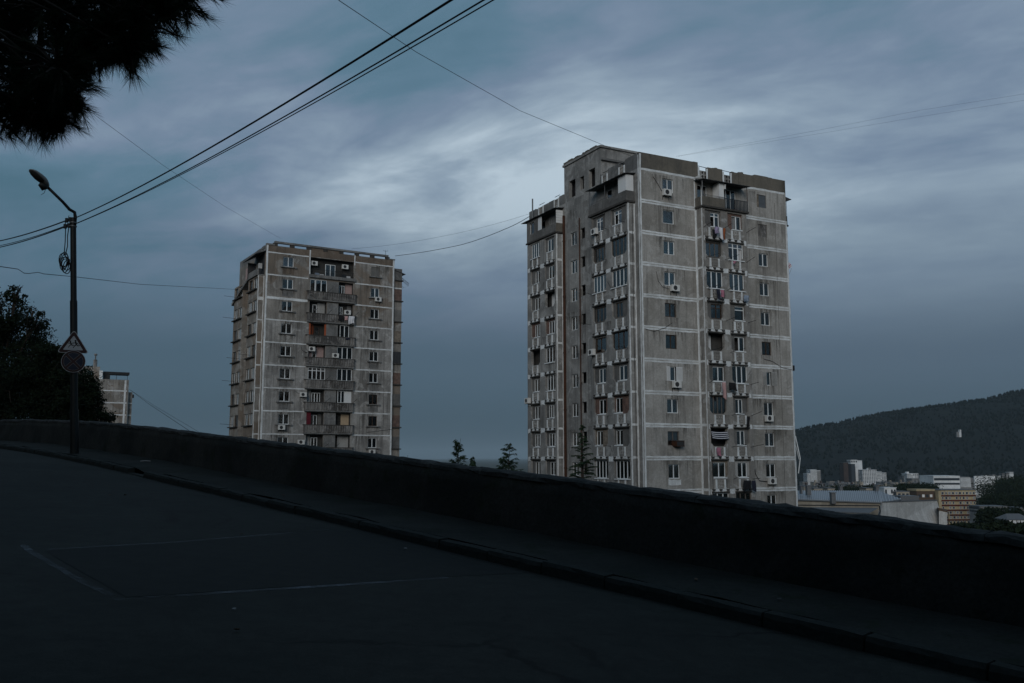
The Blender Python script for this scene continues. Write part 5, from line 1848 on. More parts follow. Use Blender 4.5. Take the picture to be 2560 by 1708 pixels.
def near_pine():
    """the long-needled pine whose boughs hang into the upper left"""
    base = RP(6.0, -3.4)
    root = thing('pine_tree', 'dark long-needled pine bough hanging overhead above the road', 'tree', base)
    r = random.Random(5)
    off = -Vector(base)
    crown_c = base + Vector((.2, .1, 7.2))
    mb = MB().tube([base + Vector((0, 0, -.8)), base + Vector((.1, .05, 2.5)), base + Vector((.05, .1, 5)), crown_c + Vector((0, 0, 2))], [.26, .22, .17, .08], 10)
    V, F = [], []
    # bough tips: (photo x, photo y, depth, radius); the boughs grow out of the trunk towards them
    tips = [(30, 60, 6.0, .34), (120, 20, 5.4, .36), (60, 170, 5.8, .34), (110, 250, 5.6, .30), (165, 180, 5.2, .28), (30, 290, 5.9, .22), (135, 300, 5.6, .20), (75, 310, 6.0, .17),
            (200, 60, 5.5, .26), (190, 230, 5.3, .18), (215, 130, 6.2, .22), (300, 20, 5.6, .40), (300, 95, 5.5, .27), (390, 60, 5.6, .26), (270, 130, 6.3, .20),
            (365, 130, 5.5, .18), (420, 10, 5.9, .34), (470, 30, 5.7, .22), (350, -60, 5.8, .45), (480, -50, 6.0, .36), (180, -70, 5.9, .5), (20, -60, 6.2, .5), (-80, 100, 6.4, .5), (-70, 260, 6.2, .4), (-60, -20, 5.6, .5),
            (330, 150, 5.8, .12), (400, 110, 5.7, .12), (505, 5, 5.9, .14), (230, 175, 5.4, .12), (205, 275, 5.5, .10), (160, 330, 5.6, .10)]
    for px, py, dp, q in tips:
        c = W(px * .89 if px > 0 else px, py * .95 if py > 0 else py, dp)
        st = base + Vector((.08, .06, r.uniform(3.4, 6.5)))
        m1 = st.lerp(c, .45) + Vector((0, 0, .5))
        mb.tube([st, m1, c], [.030, .018, .007], 6)
        ns = int(16 + 150 * q ** 1.6)
        for _ in range(ns):
            d = Vector((r.gauss(0, 1), r.gauss(0, 1), r.gauss(0, 1))).normalized()
            p = c + d * q * r.random() ** .45
            ax = (d * .9 + Vector((r.uniform(-.5, .5), r.uniform(-.5, .5), r.uniform(-.5, .35)))).normalized()
            p0 = c.lerp(p, .25)
            mb.tube([p0, (p0 + p) / 2 + Vector((0, 0, .015)), p], [.011, .008, .006], 4, False)
            nn = int(72 * r.uniform(.7, 1.2))
            u = ax.orthogonal().normalized()
            v = ax.cross(u)
            for _k in range(nn):
                t = r.uniform(-.13, .02)
                an = r.uniform(0, 6.283)
                op = r.uniform(.3, 1.3) if t < -.02 else r.uniform(.05, .8)
                nd = (ax + (u * math.cos(an) + v * math.sin(an)) * op).normalized()
                ln = r.uniform(.085, .135)
                s0 = p + ax * t
                w = nd.cross(Vector((r.uniform(-1, 1), r.uniform(-1, 1), r.uniform(-1, 1)))).normalized() * .0017
                e = s0 + nd * ln + Vector((0, 0, -.012 * r.random()))
                b = len(V)
                V.extend([s0 + w, s0 - w, e])
                F.append((b, b + 1, b + 2))
    mb.T = None
    mb.v = [tuple(Vector(p) + off) for p in mb.v]
    mb.build('trunk', G['bark'], root)
    V = [tuple(p + off) for p in V]
    tag(link('needles', np_mesh('needles', V, F, G['needle_near']), root), kind='stuff')


def build_vegetation():
    def on(px, depth):
        p = W(px, 1144, depth)
        return Vector((p.x, p.y, ground_xy(p.x, p.y)))

    def blobs(base, lst, depth):
        out = []
        for px, py, q, dy in lst:
            p = W(px, py, depth + dy)
            out.append((tuple(Vector(p) - base), q))
        return out
    d = 50.0
    b = on(-30, d)
    broadleaf('tall dark leafy tree beyond the wall beside the frame\'s lamp post', b, blobs(b, [(-40, 800, 2.0, 0), (25, 790, 1.35, 0), (60, 850, 1.5, .8), (90, 800, .75, -.5), (-20, 900, 2.4, 1), (85, 900, 1.4, 0), (20, 960, 2.2, -.6), (75, 1000, 2.0, .5), (-60, 1020, 2.5, 1), (40, 735, .6, 0)], d), 6, 46000, .085, 1)
    o = [x for x in C.objects if x.name == 'broadleaf_tree'][0]
    o['label'] = 'tallest dark leafy tree beyond the wall behind the lamp post'
    d = 46.0
    b = on(150, d)
    broadleaf('rounded dark leafy tree behind the round road sign', b, blobs(b, [(130, 900, 1.0, 0), (150, 960, 1.5, .5), (110, 960, 1.4, -.4), (190, 985, 1.2, 0), (150, 1030, 1.6, .5), (120, 880, .55, 0), (165, 890, .5, .2), (100, 1050, 1.5, 0)], d), 4.5, 32000, .08, 2)
    d = 44.0
    b = on(225, d)
    broadleaf('low dark bushy tree hiding the pale block', b, blobs(b, [(212, 968, .55, 0), (224, 1008, .70, .3), (200, 1000, 1.0, 0), (220, 1050, 1.1, .2), (232, 975, .28, .1), (180, 1040, 1.2, .4), (238, 1045, .45, -.2)], d), 4, 20000, .075, 3)
    b = on(1145, 42)
    h = W(1148, 1096, 42).z - b.z
    cedar('dark forked conifer rising over the wall between the two towers', b, h, 2.6, 4, 1.5, (Vector((.66, .05, 0)), h - .85, 1.1), .55, 1.1)
    b = on(1272, 52)
    cedar('slim conifer with a wispy tip beside the tall tower', b, W(1277, 1108, 52).z - b.z, 3.0, 9, 1.5, None, .15, .85)
    b = on(1257, 50)
    cedar('shorter conifer tucked against the slim conifer', b, W(1258, 1136, 50).z - b.z, 2.3, 12, 1.5, None, .25, .85)
    b = on(1456, 58)
    cedar('tall layered conifer standing in front of the tall tower', b, W(1456, 1056, 58).z - b.z, 3.7, 14, 1.6, None, .05, 1.1)
    b = on(1014, 48)
    cedar('tip of a small conifer peeping over the wall below brownish block', b, W(1016, 1138, 48).z - b.z, .9, 15, .8)
    b = on(1180, 41)
    cedar('sprig-like conifer top barely clearing the wall', b, W(1180, 1150, 41).z - b.z, .9, 17, .7)
    near_pine()


build_vegetation()


# ------------------------------------------------------------------ street lamp, signs, cables
def build_lamp():
    base = RP(27.2, 7.95)
    base.z = -1.80 + road_t(27.2) + .03
    root = thing('street_lamp', 'dark street lamp post with bent arm and oval lamp head', 'street lamp', base)
    dep = base.y
    P = lambda px, py, dd=0.0: Vector(W(px, py, dep + dd)) - base
    top = P(183, 545)
    A_ = lambda f: Vector((top.x * f, top.y * f, top.z * f))            # the post leans a little
    MB().tube([A_(-.04), A_(.18)], [.115, .115], 12).tube([A_(.175), A_(.64)], [.098, .098], 12).tube([A_(.635), A_(1)], [.083, .08], 12).build('pole', G['pole_paint'], root)
    # arm rises out of the pole, bends and leans over the road towards the upper left
    a = [top + Vector((.05, 0, -.35)), top + Vector((.06, 0, .02)), top + Vector((.04, -.02, .16)), P(174, 524, -.1), P(158, 506, -.25), P(119, 468, -.6)]
    MB().tube(a, [.048, .048, .047, .045, .042, .040], 10).build('arm', G['pole_paint'], root, smooth=True)
    tip, tail = P(74, 424, -1.05), P(119, 466, -.6)
    ax = (tip - tail)
    L = ax.length
    ax = ax.normalized()
    side = ax.cross(Vector((0, 0, 1))).normalized()
    upv = side.cross(ax).normalized()
    Mh = Matrix((( ax.x, side.x, upv.x, tail.x), (ax.y, side.y, upv.y, tail.y), (ax.z, side.z, upv.z, tail.z), (0, 0, 0, 1)))
    head = link('lamp_head', None, root, Mh)
    secs = [(-.03, .05, .05, .04), (.06, .10, .09, .07), (.20, .14, .13, .05), (.32, .15, .15, .02), (.55, .16, .14, .0), (.8, .155, .10, .0), (.93, .11, .06, .0), (1.0, .03, .02, .0)]
    vs, fs = [], []
    n = 14
    for f, w, hu, hd in secs:
        for k in range(n):
            t = 2 * math.pi * k / n
            c, s_ = math.cos(t), math.sin(t)
            vs.append((f * L, w * c, (hu * s_ if s_ > 0 else (hd + .008) * s_)))
    for i in range(len(secs) - 1):
        for k in range(n):
            fs.append((i * n + k, (i + 1) * n + k, (i + 1) * n + (k + 1) % n, i * n + (k + 1) % n))
    fs.append(tuple(range(n)))
    fs.append(tuple(range((len(secs) - 1) * n, len(secs) * n))[::-1])
    MB().add(vs, fs).build('cover', G['lamp_cover'], head, smooth=True)
    vs, fs = [], []
    secs = [(.26, .10, .02), (.34, .135, .05), (.55, .145, .07), (.8, .13, .055), (.92, .08, .02)]
    for f, w, hd in secs:
        for k in range(9):
            t = math.pi + math.pi * k / 8
            vs.append((f * L, w * math.cos(t), -.006 + hd * math.sin(t)))
    for i in range(len(secs) - 1):
        for k in range(8):
            fs.append((i * 9 + k, i * 9 + k + 1, (i + 1) * 9 + k + 1, (i + 1) * 9 + k))
    MB().add(vs, fs).build('lens', G['lamp_lens'], head, smooth=True)
    vs, fs = [], []
    MB().tube([(-.02, 0, -.02), (.10 * L, 0, -.10), (.24 * L, 0, -.08), (.30 * L, 0, -.02)], [.05, .115, .10, .03], 10).build('ballast_housing', G['pole_paint'], head, smooth=True)
    MB().tube([(-.02, .03, -.10), (-.06, .05, -.2), (-.03, .06, -.3)], .007, 4).tube([(.02, -.05, -.08), (-.1, -.09, -.12)], .006, 4).build('loose_wire', G['cable_black'], head)
    mb = MB()
    for py in (557, 566):
        c = P(183, py)
        mb.tube([c - Vector((0, 0, .015)), c + Vector((0, 0, .015))], .10, 12)
    mb.build('steel_band', G['metal_grey'], root)
    mb = MB()
    for px, py in ((167, 551), (176, 549), (163, 566), (172, 564)):
        q = P(px, py)
        mb.tube([q + Vector((0, 0, -.06)), q + Vector((0, 0, .06))], .05, 8).bar(q, P(183, py), .03)
    mb.build('insulator', G['metal_dark'], root)
    for px, py, px2, py2 in ((190, 552, 191, 543), (171, 545, 172, 540)):
        MB().tube([P(px, py), P((px + px2) / 2 + 1, py - 6), P(px2, py2)], .01, 4).build('hook', G['metal_dark'], root)

    # signs
    def face_cam(o, p):
        o.location = p
        o.rotation_euler = (0, 0, math.atan2(-p.x, p.y) * .9)
    s = .30
    tri = thing('warning_sign', 'triangular warning sign with two running children on the lamp post', 'road sign')
    c = base + P(184, 862)
    face_cam(tri, c)
    Y = -.14

    def tripoly(k, rnd=.12):
        pts = []
        for ang in (90, 210, 330):
            A = Vector((math.cos(R(ang)), math.sin(R(ang)))) * k
            for o in (-50, -25, 0, 25, 50):
                pts.append((A * (1 - rnd) + Vector((math.cos(R(ang + o)), math.sin(R(ang + o)))) * k * rnd)[:])
        return [(p[0] * 1.08, p[1] - .03) for p in pts]
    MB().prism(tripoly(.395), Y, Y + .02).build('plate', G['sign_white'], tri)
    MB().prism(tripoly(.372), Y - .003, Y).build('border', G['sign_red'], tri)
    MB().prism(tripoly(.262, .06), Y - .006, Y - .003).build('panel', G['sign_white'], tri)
    fig = MB()

    def limb(p, q, w):
        p, q = Vector(p), Vector(q)
        d = (q - p).normalized() * w * .4
        n_ = Vector((-d.y, d.x)).normalized() * w / 2
        pp, qq = p - d, q + d
        fig.prism([(pp + n_)[:], (pp - n_)[:], (qq - n_)[:], (qq + n_)[:]][::-1], Y - .009, Y - .0065)
    for ox, sc_ in ((-.075, .9), (.055, 1.05)):
        K = lambda x, y: (ox + x * sc_, -.045 + y * sc_)
        fig.disc(K(-.005, .135), .026 * sc_, Y - .009, Y - .0065, 12)
        limb(K(-.002, .095), K(.022, .035), .040 * sc_)
        limb(K(0, .09), K(-.045, .065), .018 * sc_)
        limb(K(-.045, .065), K(-.065, .085), .016 * sc_)
        limb(K(.005, .088), K(.05, .068), .018 * sc_)
        limb(K(.05, .068), K(.072, .04), .016 * sc_)
        limb(K(.02, .03), K(-.025, -.01), .024 * sc_)
        limb(K(-.025, -.01), K(-.05, -.055), .020 * sc_)
        limb(K(.025, .03), K(.06, -.002), .024 * sc_)
        limb(K(.06, -.002), K(.10, .012), .020 * sc_)
    fig.build('running_figures', G['sign_black'], tri)
    MB().box(-.12, .12, Y + .02, Y + .16, -.24, -.2).box(-.03, .03, Y + .02, Y + .10, -.1, .2).build('bracket', G['pole_paint'], tri)
    rd = thing('no_stopping_sign', 'round dark blue no-stopping sign with crossed bars below the triangular sign', 'road sign')
    c = base + P(184, 905)
    face_cam(rd, c)
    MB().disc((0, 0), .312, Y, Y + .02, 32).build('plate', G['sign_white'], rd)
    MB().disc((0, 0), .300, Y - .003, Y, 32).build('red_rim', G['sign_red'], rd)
    MB().disc((0, 0), .250, Y - .006, Y - .003, 32).build('light_line', G['lamp_cover'], rd)
    MB().disc((0, 0), .243, Y - .009, Y - .006, 32).build('blue_field', G['sign_blue'], rd)
    for ang in (45, -45):
        m = MB()
        for w, y0, y1, ln in ((.078, Y - .0115, Y - .009, .246),):
            m.box(-ln, ln, y0, y1, -w / 2, w / 2)
        m.build('bar_outline', G['lamp_cover'], rd, Matrix.Rotation(R(ang), 4, 'Y') @ TR(0, 0 if ang > 0 else -.0005, 0))
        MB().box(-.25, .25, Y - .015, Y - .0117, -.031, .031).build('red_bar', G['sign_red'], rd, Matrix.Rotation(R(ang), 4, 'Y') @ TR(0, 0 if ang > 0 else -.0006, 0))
    MB().box(-.1, .1, Y + .02, Y + .16, .25, .33).box(-.1, .1, Y + .02, Y + .16, -.2, -.14).build('bracket', G['pole_paint'], rd)

    # coil of spare cable hung beside the post
    coil = thing('cable_coil', 'loose coil of black cable hanging from wires beside the post', 'cable coil', base + P(163, 560))
    o = -P(163, 560)
    q = lambda px, py, dd=0.0: P(px, py, dd) + o
    MB().tube([q(163, 552), q(164, 575), q(163, 605), q(161, 630), q(162, 640)], .014, 5).tube([q(172, 570), q(169, 590), q(169, 615), q(165, 632), q(162, 640)], .014, 5).build('drop_wire', G['cable_black'], coil)
    rr = random.Random(2)
    mb = MB()
    for k in range(7):
        cx_, cy_ = 161 + rr.uniform(-4, 4), 655 + rr.uniform(-4, 12)
        rx, ry, rot = rr.uniform(6, 14), rr.uniform(15, 23), rr.uniform(-.35, .35)
        pts = []
        for i in range(25):
            t = 2 * math.pi * i / 24
            x, y = rx * math.cos(t), ry * math.sin(t)
            pts.append(q(cx_ + x * math.cos(rot) - y * math.sin(rot), cy_ + x * math.sin(rot) + y * math.cos(rot), .06 * math.sin(t + k)))
        mb.tube(pts, .013, 5, False)
    for k in range(2):
        pts = [q(161 + 13 * math.cos(t) , 652 + 14 * math.sin(t), .03 * k) for t in np.linspace(-.3, 3.6, 16)]
        mb.tube(pts, .016, 5)
    mb.build('coil_loops', G['cable_black'], coil)
    return base


LB = build_lamp()


def cable(label, pts, rad, n=5, seg=14, sag=0.0, name='overhead_cable'):
    P = []
    for i in range(len(pts) - 1):
        a, b = Vector(pts[i]), Vector(pts[i + 1])
        for j in range(seg + (i == len(pts) - 2)):
            f = j / seg
            P.append(a.lerp(b, f) - Vector((0, 0, sag * 4 * f * (1 - f))))
    o = P[0]
    ob = MB().tube([p - o for p in P], rad, n).build(name, G['cable_black'])
    ob.location = o
    return tag(ob, label, 'cable')


def build_cables():
    dl = LB.y
    # bundle from the lamp post over the road
    ends = [((186, 546), (1125, 2, 9.0), .014, 'thick black cable climbing from the lamp post, uppermost of its bundle'),
            ((187, 560), (1206, 2, 9.3), .010, 'black cable climbing from the lamp post, middle of its bundle'),
            ((187, 561), (1230, 2, 9.6), .008, 'thin black cable climbing from the lamp post, lowest of its bundle')]
    for (x, y), (x2, y2, d2), rad, lb in ends:
        a, b = W(x, y, dl), W(x2, y2, d2)
        far = b + (b - a).normalized() * 14 + Vector((0, 0, .8))
        cable(lb, [a, b, far], rad, 6, 18, .16)
    for (x, y), (x2, y2), rad, lb in (((162, 553), (-4, 603), .02, 'upper black cable running from the lamp post past the trees'), ((160, 566), (-4, 615), .012, 'thin middle cable running from the lamp post past the trees'),
                                     ((161, 568), (-4, 619), .018, 'lower black cable running from the lamp post past the trees')):
        a, b = W(x, y, dl), W(x2, y2, 34.0)
        cable(lb, [a, b, b + (b - a).normalized() * 12], rad, 5, 12, .05)
    # long wires to and between the towers
    cable('long dark wire sloping down to the tall tower\'s lift house', [W(700, -120, 30), W(850, 3, 36), W(1040, 130, 48), W(1300, 277, 66), W(1530, 372, 80), W(1640, 415, 85)], .017, 5, 8)
    cable('faint wire from the pine down to brownish block\'s roof', [W(120, 205, 30), W(220, 275, 40), W(410, 415, 65), W(560, 515, 90), W(702, 597, 112)], .011, 5, 8)
    S, T_ = W(988, 640, 125), W(1335, 534, 97)
    cable('sagging black cable strung between the brownish block and tall tower', [S, W(1150, 613, 115), W(1260, 574, 105), T_], .035, 5, 10, .12)
    cable('thin upper wire strung between the brownish block and tall tower', [W(880, 622, 122), W(1100, 592, 112), W(1335, 531, 97)], .012, 4, 10, .2)
    cable('faint upper wire leaving the tall tower\'s roof over the city', [W(1690, 391, 84), W(2050, 325, 80), W(2300, 276, 76), W(2580, 232, 70)], .006, 4, 10)
    cable('faint lower wire leaving the tall tower\'s roof over the city', [W(1695, 391, 84), W(2050, 334, 80), W(2300, 292, 76), W(2580, 248, 70)], .006, 4, 10)
    cable('thin kinked wire crossing behind the lamp post to brownish block', [W(-10, 665, 34), W(45, 673, 38), W(60, 683, 39), W(72, 684, 40), W(95, 681, 42), W(110, 685, 43), W(185, 692, 48), W(350, 711, 70), W(595, 724, 112)], .016, 4, 5)
    cable('thin wire falling from the pale block into the valley', [W(324, 974, 213), W(372, 1010, 190), W(470, 1075, 150), W(560, 1130, 120)], .045, 4, 8)
    cable('second thin wire beside the one falling from the pale block', [W(327, 976, 213), W(390, 1017, 185), W(485, 1073, 150), W(570, 1125, 120)], .028, 4, 8)


build_cables()


# ------------------------------------------------------------------ the city in the valley
def block(name, label, px0, px1, py_top, depth, h, dp, mat, floors=0, cols=0, yaw=0.0, wmat='far_window', cat='building', group='far city buildings', wfrac=(.6, .55), roofbits=0, bands=None, sides=True):
    """far building: walls, roof slab and recess-deep window rows (too small to pick apart)"""
    a, b = W(px0, py_top, depth), W(px1, py_top, depth)
    wd = (b - a).x
    root = thing(name, label, cat, (a.x, a.y, a.z - h), yaw, group)
    MB().box(0, wd, 0, dp, -6, h).build('wall', G[mat], root)
    MB().box(-.25, wd + .25, -.25, dp + .25, h, h + .35).build('roof', G['far_roof' if mat not in ('far_white',) else 'far_white'], root)
    if floors:
        fhh = h / floors
        mb = MB()
        for f in range(floors):
            z0 = f * fhh + fhh * (1 - wfrac[1]) * .55
            for (ln, fn) in (((wd, lambda u0, u1, z0, z1: mb.box(u0, u1, -.12, .0, z0, z1))), (dp, (lambda u0, u1, z0, z1: mb.box(-.12, 0, u0, u1, z0, z1)) if sides else None)):
                if fn is None:
                    continue
                n = max(1, int(round(cols * ln / wd)))
                cw = ln / n
                for c in range(n):
                    if brng.random() < .06:
                        continue
                    m = cw * (1 - wfrac[0]) / 2
                    fn(c * cw + m, (c + 1) * cw - m, z0, z0 + fhh * wfrac[1])
        tag(mb.build('windows', G[wmat], root), kind='stuff')
    if bands:
        mb = MB()
        fhh = h / floors
        for f in range(floors):
            mb.box(-.3, wd + .3, -1.0, -.13, f * fhh - .2, f * fhh + .75)
        tag(mb.build('balcony_bands', G[bands], root), kind='stuff')
    for i in range(roofbits):
        x = wd * brng.uniform(.1, .7)
        MB().box(x, x + wd * brng.uniform(.12, .25), dp * .3, dp * .6, h + .35, h + .35 + brng.uniform(1.5, 3)).build('roof_box', G[mat], root)
    return root


def Z4(x, y):
    return 1980 + x / 3.92, 960 + y / 3.92


def build_city():
    B = lambda nm, lb, x0, x1, y0, y1, dep, mat, fl, co, **k: block(nm, lb, Z4(x0, 0)[0], Z4(x1, 0)[0], Z4(0, y0)[1], dep, (y1 - y0) / 3.92 / FPX * dep, k.pop('dp', 18), mat, fl, co, **k)
    T = 'apartment_block'
    B(T, 'stepped pale apartment tower far off beside the tall tower\'s corner', 180, 240, 842, 1015, 1300, 'far_white', 16, 6, bands='far_white')
    B(T, 'lower shoulder block hugging the stepped pale tower', 148, 180, 880, 1015, 1298, 'far_white', 12, 3)
    B(T, 'balconied wing on the right of the stepped pale tower', 241, 277, 850, 1015, 1302, 'far_white', 15, 4, bands='far_grey')
    B(T, 'tall white tower with a crown frame, highest in the far city', 618, 686, 752, 962, 1500, 'far_white', 0, 0)
    B(T, 'slim glass-faced shaft set in the white high-rise', 580, 617, 785, 962, 1496, 'far_window', 0, 0)
    B(T, 'dark brown unfinished tower next to the white high-rise', 503, 572, 772, 965, 1510, 'far_brown', 17, 7, wmat='metal_dark')
    B(T, 'thin reddish edge tower between brown and white high-rises', 573, 588, 765, 964, 1507, 'far_brown', 0, 0)
    B('crown_frame', 'white open frame crowning the far high-rise', 575, 640, 746, 778, 1499, 'far_white', 1, 3, wmat='metal_dark', cat='roof frame')
    B(T, 'broad white slab with dark balconies beside the white high-rise', 690, 828, 843, 985, 1480, 'far_white', 11, 8, bands=None, roofbits=2, wfrac=(.62, .6))
    B(T, 'white stepped wing continuing the broad white slab', 829, 878, 862, 985, 1484, 'far_white', 9, 4, wfrac=(.6, .6))
    B(T, 'last low wing of the broad white slab', 879, 924, 872, 985, 1488, 'far_white', 9, 3, wfrac=(.7, .6))
    B(T, 'mid-height white block with rounded corner balconies', 1128, 1238, 880, 997, 1250, 'far_white', 9, 6, roofbits=1, wfrac=(.7, .5))
    B(T, 'dark-sided neighbour left of the mid-height white block', 1094, 1127, 905, 995, 1260, 'far_grey', 7, 3)
    B(T, 'grey domed block in front of the mid-height white block', 1175, 1292, 930, 1000, 1200, 'far_grey', 6, 8)
    r = B('office_block', 'white modern office block with two dark window ribbons', 1385, 1643, 905, 1035, 700, 'far_white', 0, 0, dp=24, yaw=0)
    px = 700 / FPX / 3.92
    for y0, y1 in ((922, 945), (968, 986)):
        zz = (1035 - y1) * px
        MB().box(.4, 36 * .55, -.12, .2, zz, zz + (y1 - y0) * px).build('ribbon_window', G['far_window'], r)
    for y0 in (910, 965):
        MB().box(45, 46.2, -.12, .1, (1035 - y0) * px - 3, (1035 - y0) * px - 1).build('window', G['far_window'], r)
    MB().box(30.6, 46.4, -1.2, -.002, -6, 10.4).build('projecting_wing', G['far_white'], r)
    B(T, 'long balconied block right of the office block', 1646, 1742, 913, 1008, 1050, 'far_grey', 8, 7, bands='far_white')
    B(T, 'dim grey slab receding right of the long balconied block', 1744, 1832, 925, 1012, 1150, 'far_grey', 8, 7, bands='far_grey')
    for i, (x0, x1, y0, y1) in enumerate(((1870, 1915, 890, 935), (1916, 1955, 888, 925), (1958, 2000, 882, 915), (2004, 2050, 895, 915), (2052, 2090, 872, 912), (2092, 2135, 865, 905), (2120, 2175, 858, 880))):
        B('hillside_house', 'pale terraced house stepping up the wooded slope', x0 + 6, x1 - 6, y0 + 8, y1, 1150, 'far_grey' if i % 3 else 'far_white', 2, 4, group='pale terraced houses on the slope', wfrac=(.6, .55), dp=8)
    # low roofs of the old town filling the valley
    r_ = random.Random(31)
    mats = ('far_grey', 'far_beige', 'far_grey', 'far_brown', 'far_beige')
    words = ('grey', 'beige', 'grey', 'brown', 'beige')
    for i in range(58):
        x = r_.uniform(88, 1420)
        y = r_.uniform(955, 1012)
        w = r_.uniform(28, 85)
        dep = 1150 - (y - 955) * 6.5
        k = r_.randrange(5)
        rb, fl = r_.choice((0, 1)), r_.choice((3, 4))
        d_ = '%s %s' % ('narrow' if w < 45 else ('long' if w > 68 else 'middling'), words[k])
        e_ = 'with a rooftop box' if rb else 'with a bare flat roof'
        B('low_building', 'low %s building %s among the crowded far roofs' % (d_, e_), x, x + w, y, 1055, dep, mats[k], fl, int(w / 9) + 1, group='low %s far buildings %s' % (d_, e_), dp=12, roofbits=rb, sides=False)
    for i, (x0, x1, y0, y1, lb) in enumerate(((905, 1020, 1020, 1050, 'cream'), (990, 1150, 1058, 1090, 'pale'), (725, 790, 1025, 1050, 'sand-coloured'), (215, 300, 1028, 1048, 'yellowish'), (350, 420, 1026, 1048, 'ochre'))):
        B('flat_roofed_building', lb + ' flat-roofed building just above the metal roof ridge', x0, x1, y0, y1 + 40, 520, 'far_beige' if i else 'far_white', 1, 4, dp=10, sides=False)
    # banded block in yellow and red: every window its own part
    dep = 540.0
    px = dep / FPX / 3.92
    a = W(*Z4(1475, 1385), dep)
    root = thing('banded_apartment_block', 'yellow apartment block with dark red balcony bands and crowded windows', 'apartment building', a, R(6))
    wd, h = (1832 - 1475) * px, (1385 - 1052) * px
    MB().box(0, wd, 0, 14, -12, h).build('wall', G['yellow_render'], root)
    MB().box(-.3, wd + .3, -.5, 14, h, h + .35).build('roof', G['far_roof'], root)
    MB().box(-1.6, 0, -.4, 3, -12, h - .3).build('corner_pier', G['yellow_render'], root)
    MB().box(-12.5, -1.61, 4, 14, -12, h - .6).build('side_wing', G['tile_brown'], root)
    MB().box(-12.8, -1.3, 3.6, 14.3, h - .6, h + .5).build('wing_cornice', G['yellow_render'], root)
    for i in range(4):
        MB().box(-11.6 + i * 2.4, -10.1 + i * 2.4, 3.9, 4.0, h - 4.2, h - 2.6).build('window', G['white_panel' if i % 2 else 'far_window'], root)
    nf = 7
    fh = (h - .6) / nf
    wmesh = {}
    rr = random.Random(8)
    for f in range(nf):
        z = f * fh
        skip = rr.uniform(.0, .35) if f in (1, 3, 5) else 0
        MB().box(wd * (0 if f != 2 else .22), wd * (1 if f not in (1, 4) else .8), -.9, -.002, z - .05, z + .62).build('balcony_band', G['red_render'], root)
        nw = 10
        for c in range(nw):
            u = (c + .5) * wd / nw
            kind = rr.choice(('far_window', 'white_panel', 'white_panel', 'frame_old', 'glass_blue'))
            w_ = rr.choice((1.0, 1.3, 1.5))
            if (w_, kind) not in wmesh:
                wmesh[(w_, kind)] = (MB().box(-w_ / 2, w_ / 2, -.16, -.02, 0, 1.6).mesh('window', G['far_white']), MB().box(-w_ / 2 + .13, w_ / 2 - .13, -.19, -.161, .13, 1.47).mesh('pane', G['far_window' if kind != 'white_panel' else 'curtain_grey']))
            if rr.random() < .9:
                o = link('window', wmesh[(w_, kind)][0], root, TR(u, 0, z + .85))
                link('pane', wmesh[(w_, kind)][1], o)
    # hall with standing-seam roof in the middle distance
    dep = 150.0
    P = lambda x, y, dd=0.0: Vector(W(*Z4(x, y), dep + dd))
    c0 = P(880, 1160)
    root = thing('metal_roofed_hall', 'pale hall with a hipped standing-seam metal roof below the wall', 'hall', (c0.x, c0.y, c0.z - 9))
    L = lambda v: Vector(v) - Vector((c0.x, c0.y, c0.z - 9))
    e1, e0 = L(c0), L(P(-260, 1122, 14))
    r1, r0 = L(P(855, 1050, 13)), L(P(-260, 1046, 26))
    e2 = L(P(1420, 1145, 14))
    roof = MB()
    th = Vector((0, 0, -.18))
    roof.add([e0, e1, r1, r0, e0 + th, e1 + th, r1 + th, r0 + th], [(0, 1, 2, 3), (7, 6, 5, 4), (0, 4, 5, 1), (1, 5, 6, 2)])
    hip = L(P(1075, 1128, 16))
    roof.add([e1, hip, r1, e1 + th, hip + th, r1 + th], [(0, 1, 2), (5, 4, 3), (0, 3, 4, 1), (1, 4, 5, 2)])
    roof.build('roof', G['roof_zinc'], root)
    n = 62
    for i in range(n):
        f = i / n
        a_, b_ = e0.lerp(e1, f + .006), r0.lerp(r1, f + .006)
        MB().bar(a_ + Vector((0, 0, .05)), b_ + Vector((0, 0, .05)), .13, .10).build('roof_seam', G['roof_seam'], root)
    for i in range(7):
        f = (i + .5) / 7
        a_ = e1.lerp(hip, f)
        b_ = (hip.lerp(r1, f * 0 + .0) if False else r1.lerp(hip, f))
        MB().bar(a_ + Vector((0, 0, .05)), b_ + Vector((0, 0, .05)), .13, .10).build('roof_seam', G['roof_seam'], root)
    MB().bar(e1 + Vector((0, 0, .06)), r1 + Vector((0, 0, .06)), .14).build('hip_ridge', G['roof_seam'], root)
    dn = lambda v, z: Vector((v.x, v.y, z))
    w0, w1 = e0 + Vector((0, .5, -.2)), e1 + Vector((-.1, .5, -.2))
    MB().add([w0, w1, w1 + Vector((0, 0, -12)), w0 + Vector((0, 0, -12)), w0 + Vector((0, 8, 0)), w1 + Vector((0, 8, 0))], [(0, 3, 2, 1), (0, 1, 5, 4)]).build('wall', G['far_beige'], root)
    # white gable wall, flared at the foot
    g0, g1 = e1 + Vector((0, 0, -.05)), e2
    b1 = L(P(1545, 1440, 12))
    b0 = L(P(850, 1340, -1))
    gt = Vector((.0, 1.2, 0))
    MB().hexa([b0 + Vector((0, 0, -2)), b1 + Vector((0, 0, -2)), b1 + gt + Vector((0, 0, -2)), b0 + gt + Vector((0, 0, -2)), g0, g1, g1 + gt, g0 + gt]).build('gable_wall', G['white_render'], root)
    MB().bar(g0 + Vector((0, .2, .1)), g1 + Vector((0, .2, .1)), .5, .15).build('gable_coping', G['far_roof'], root)
    f0, f1 = L(P(1065, 1140, 16)), L(P(1255, 1140, 16))
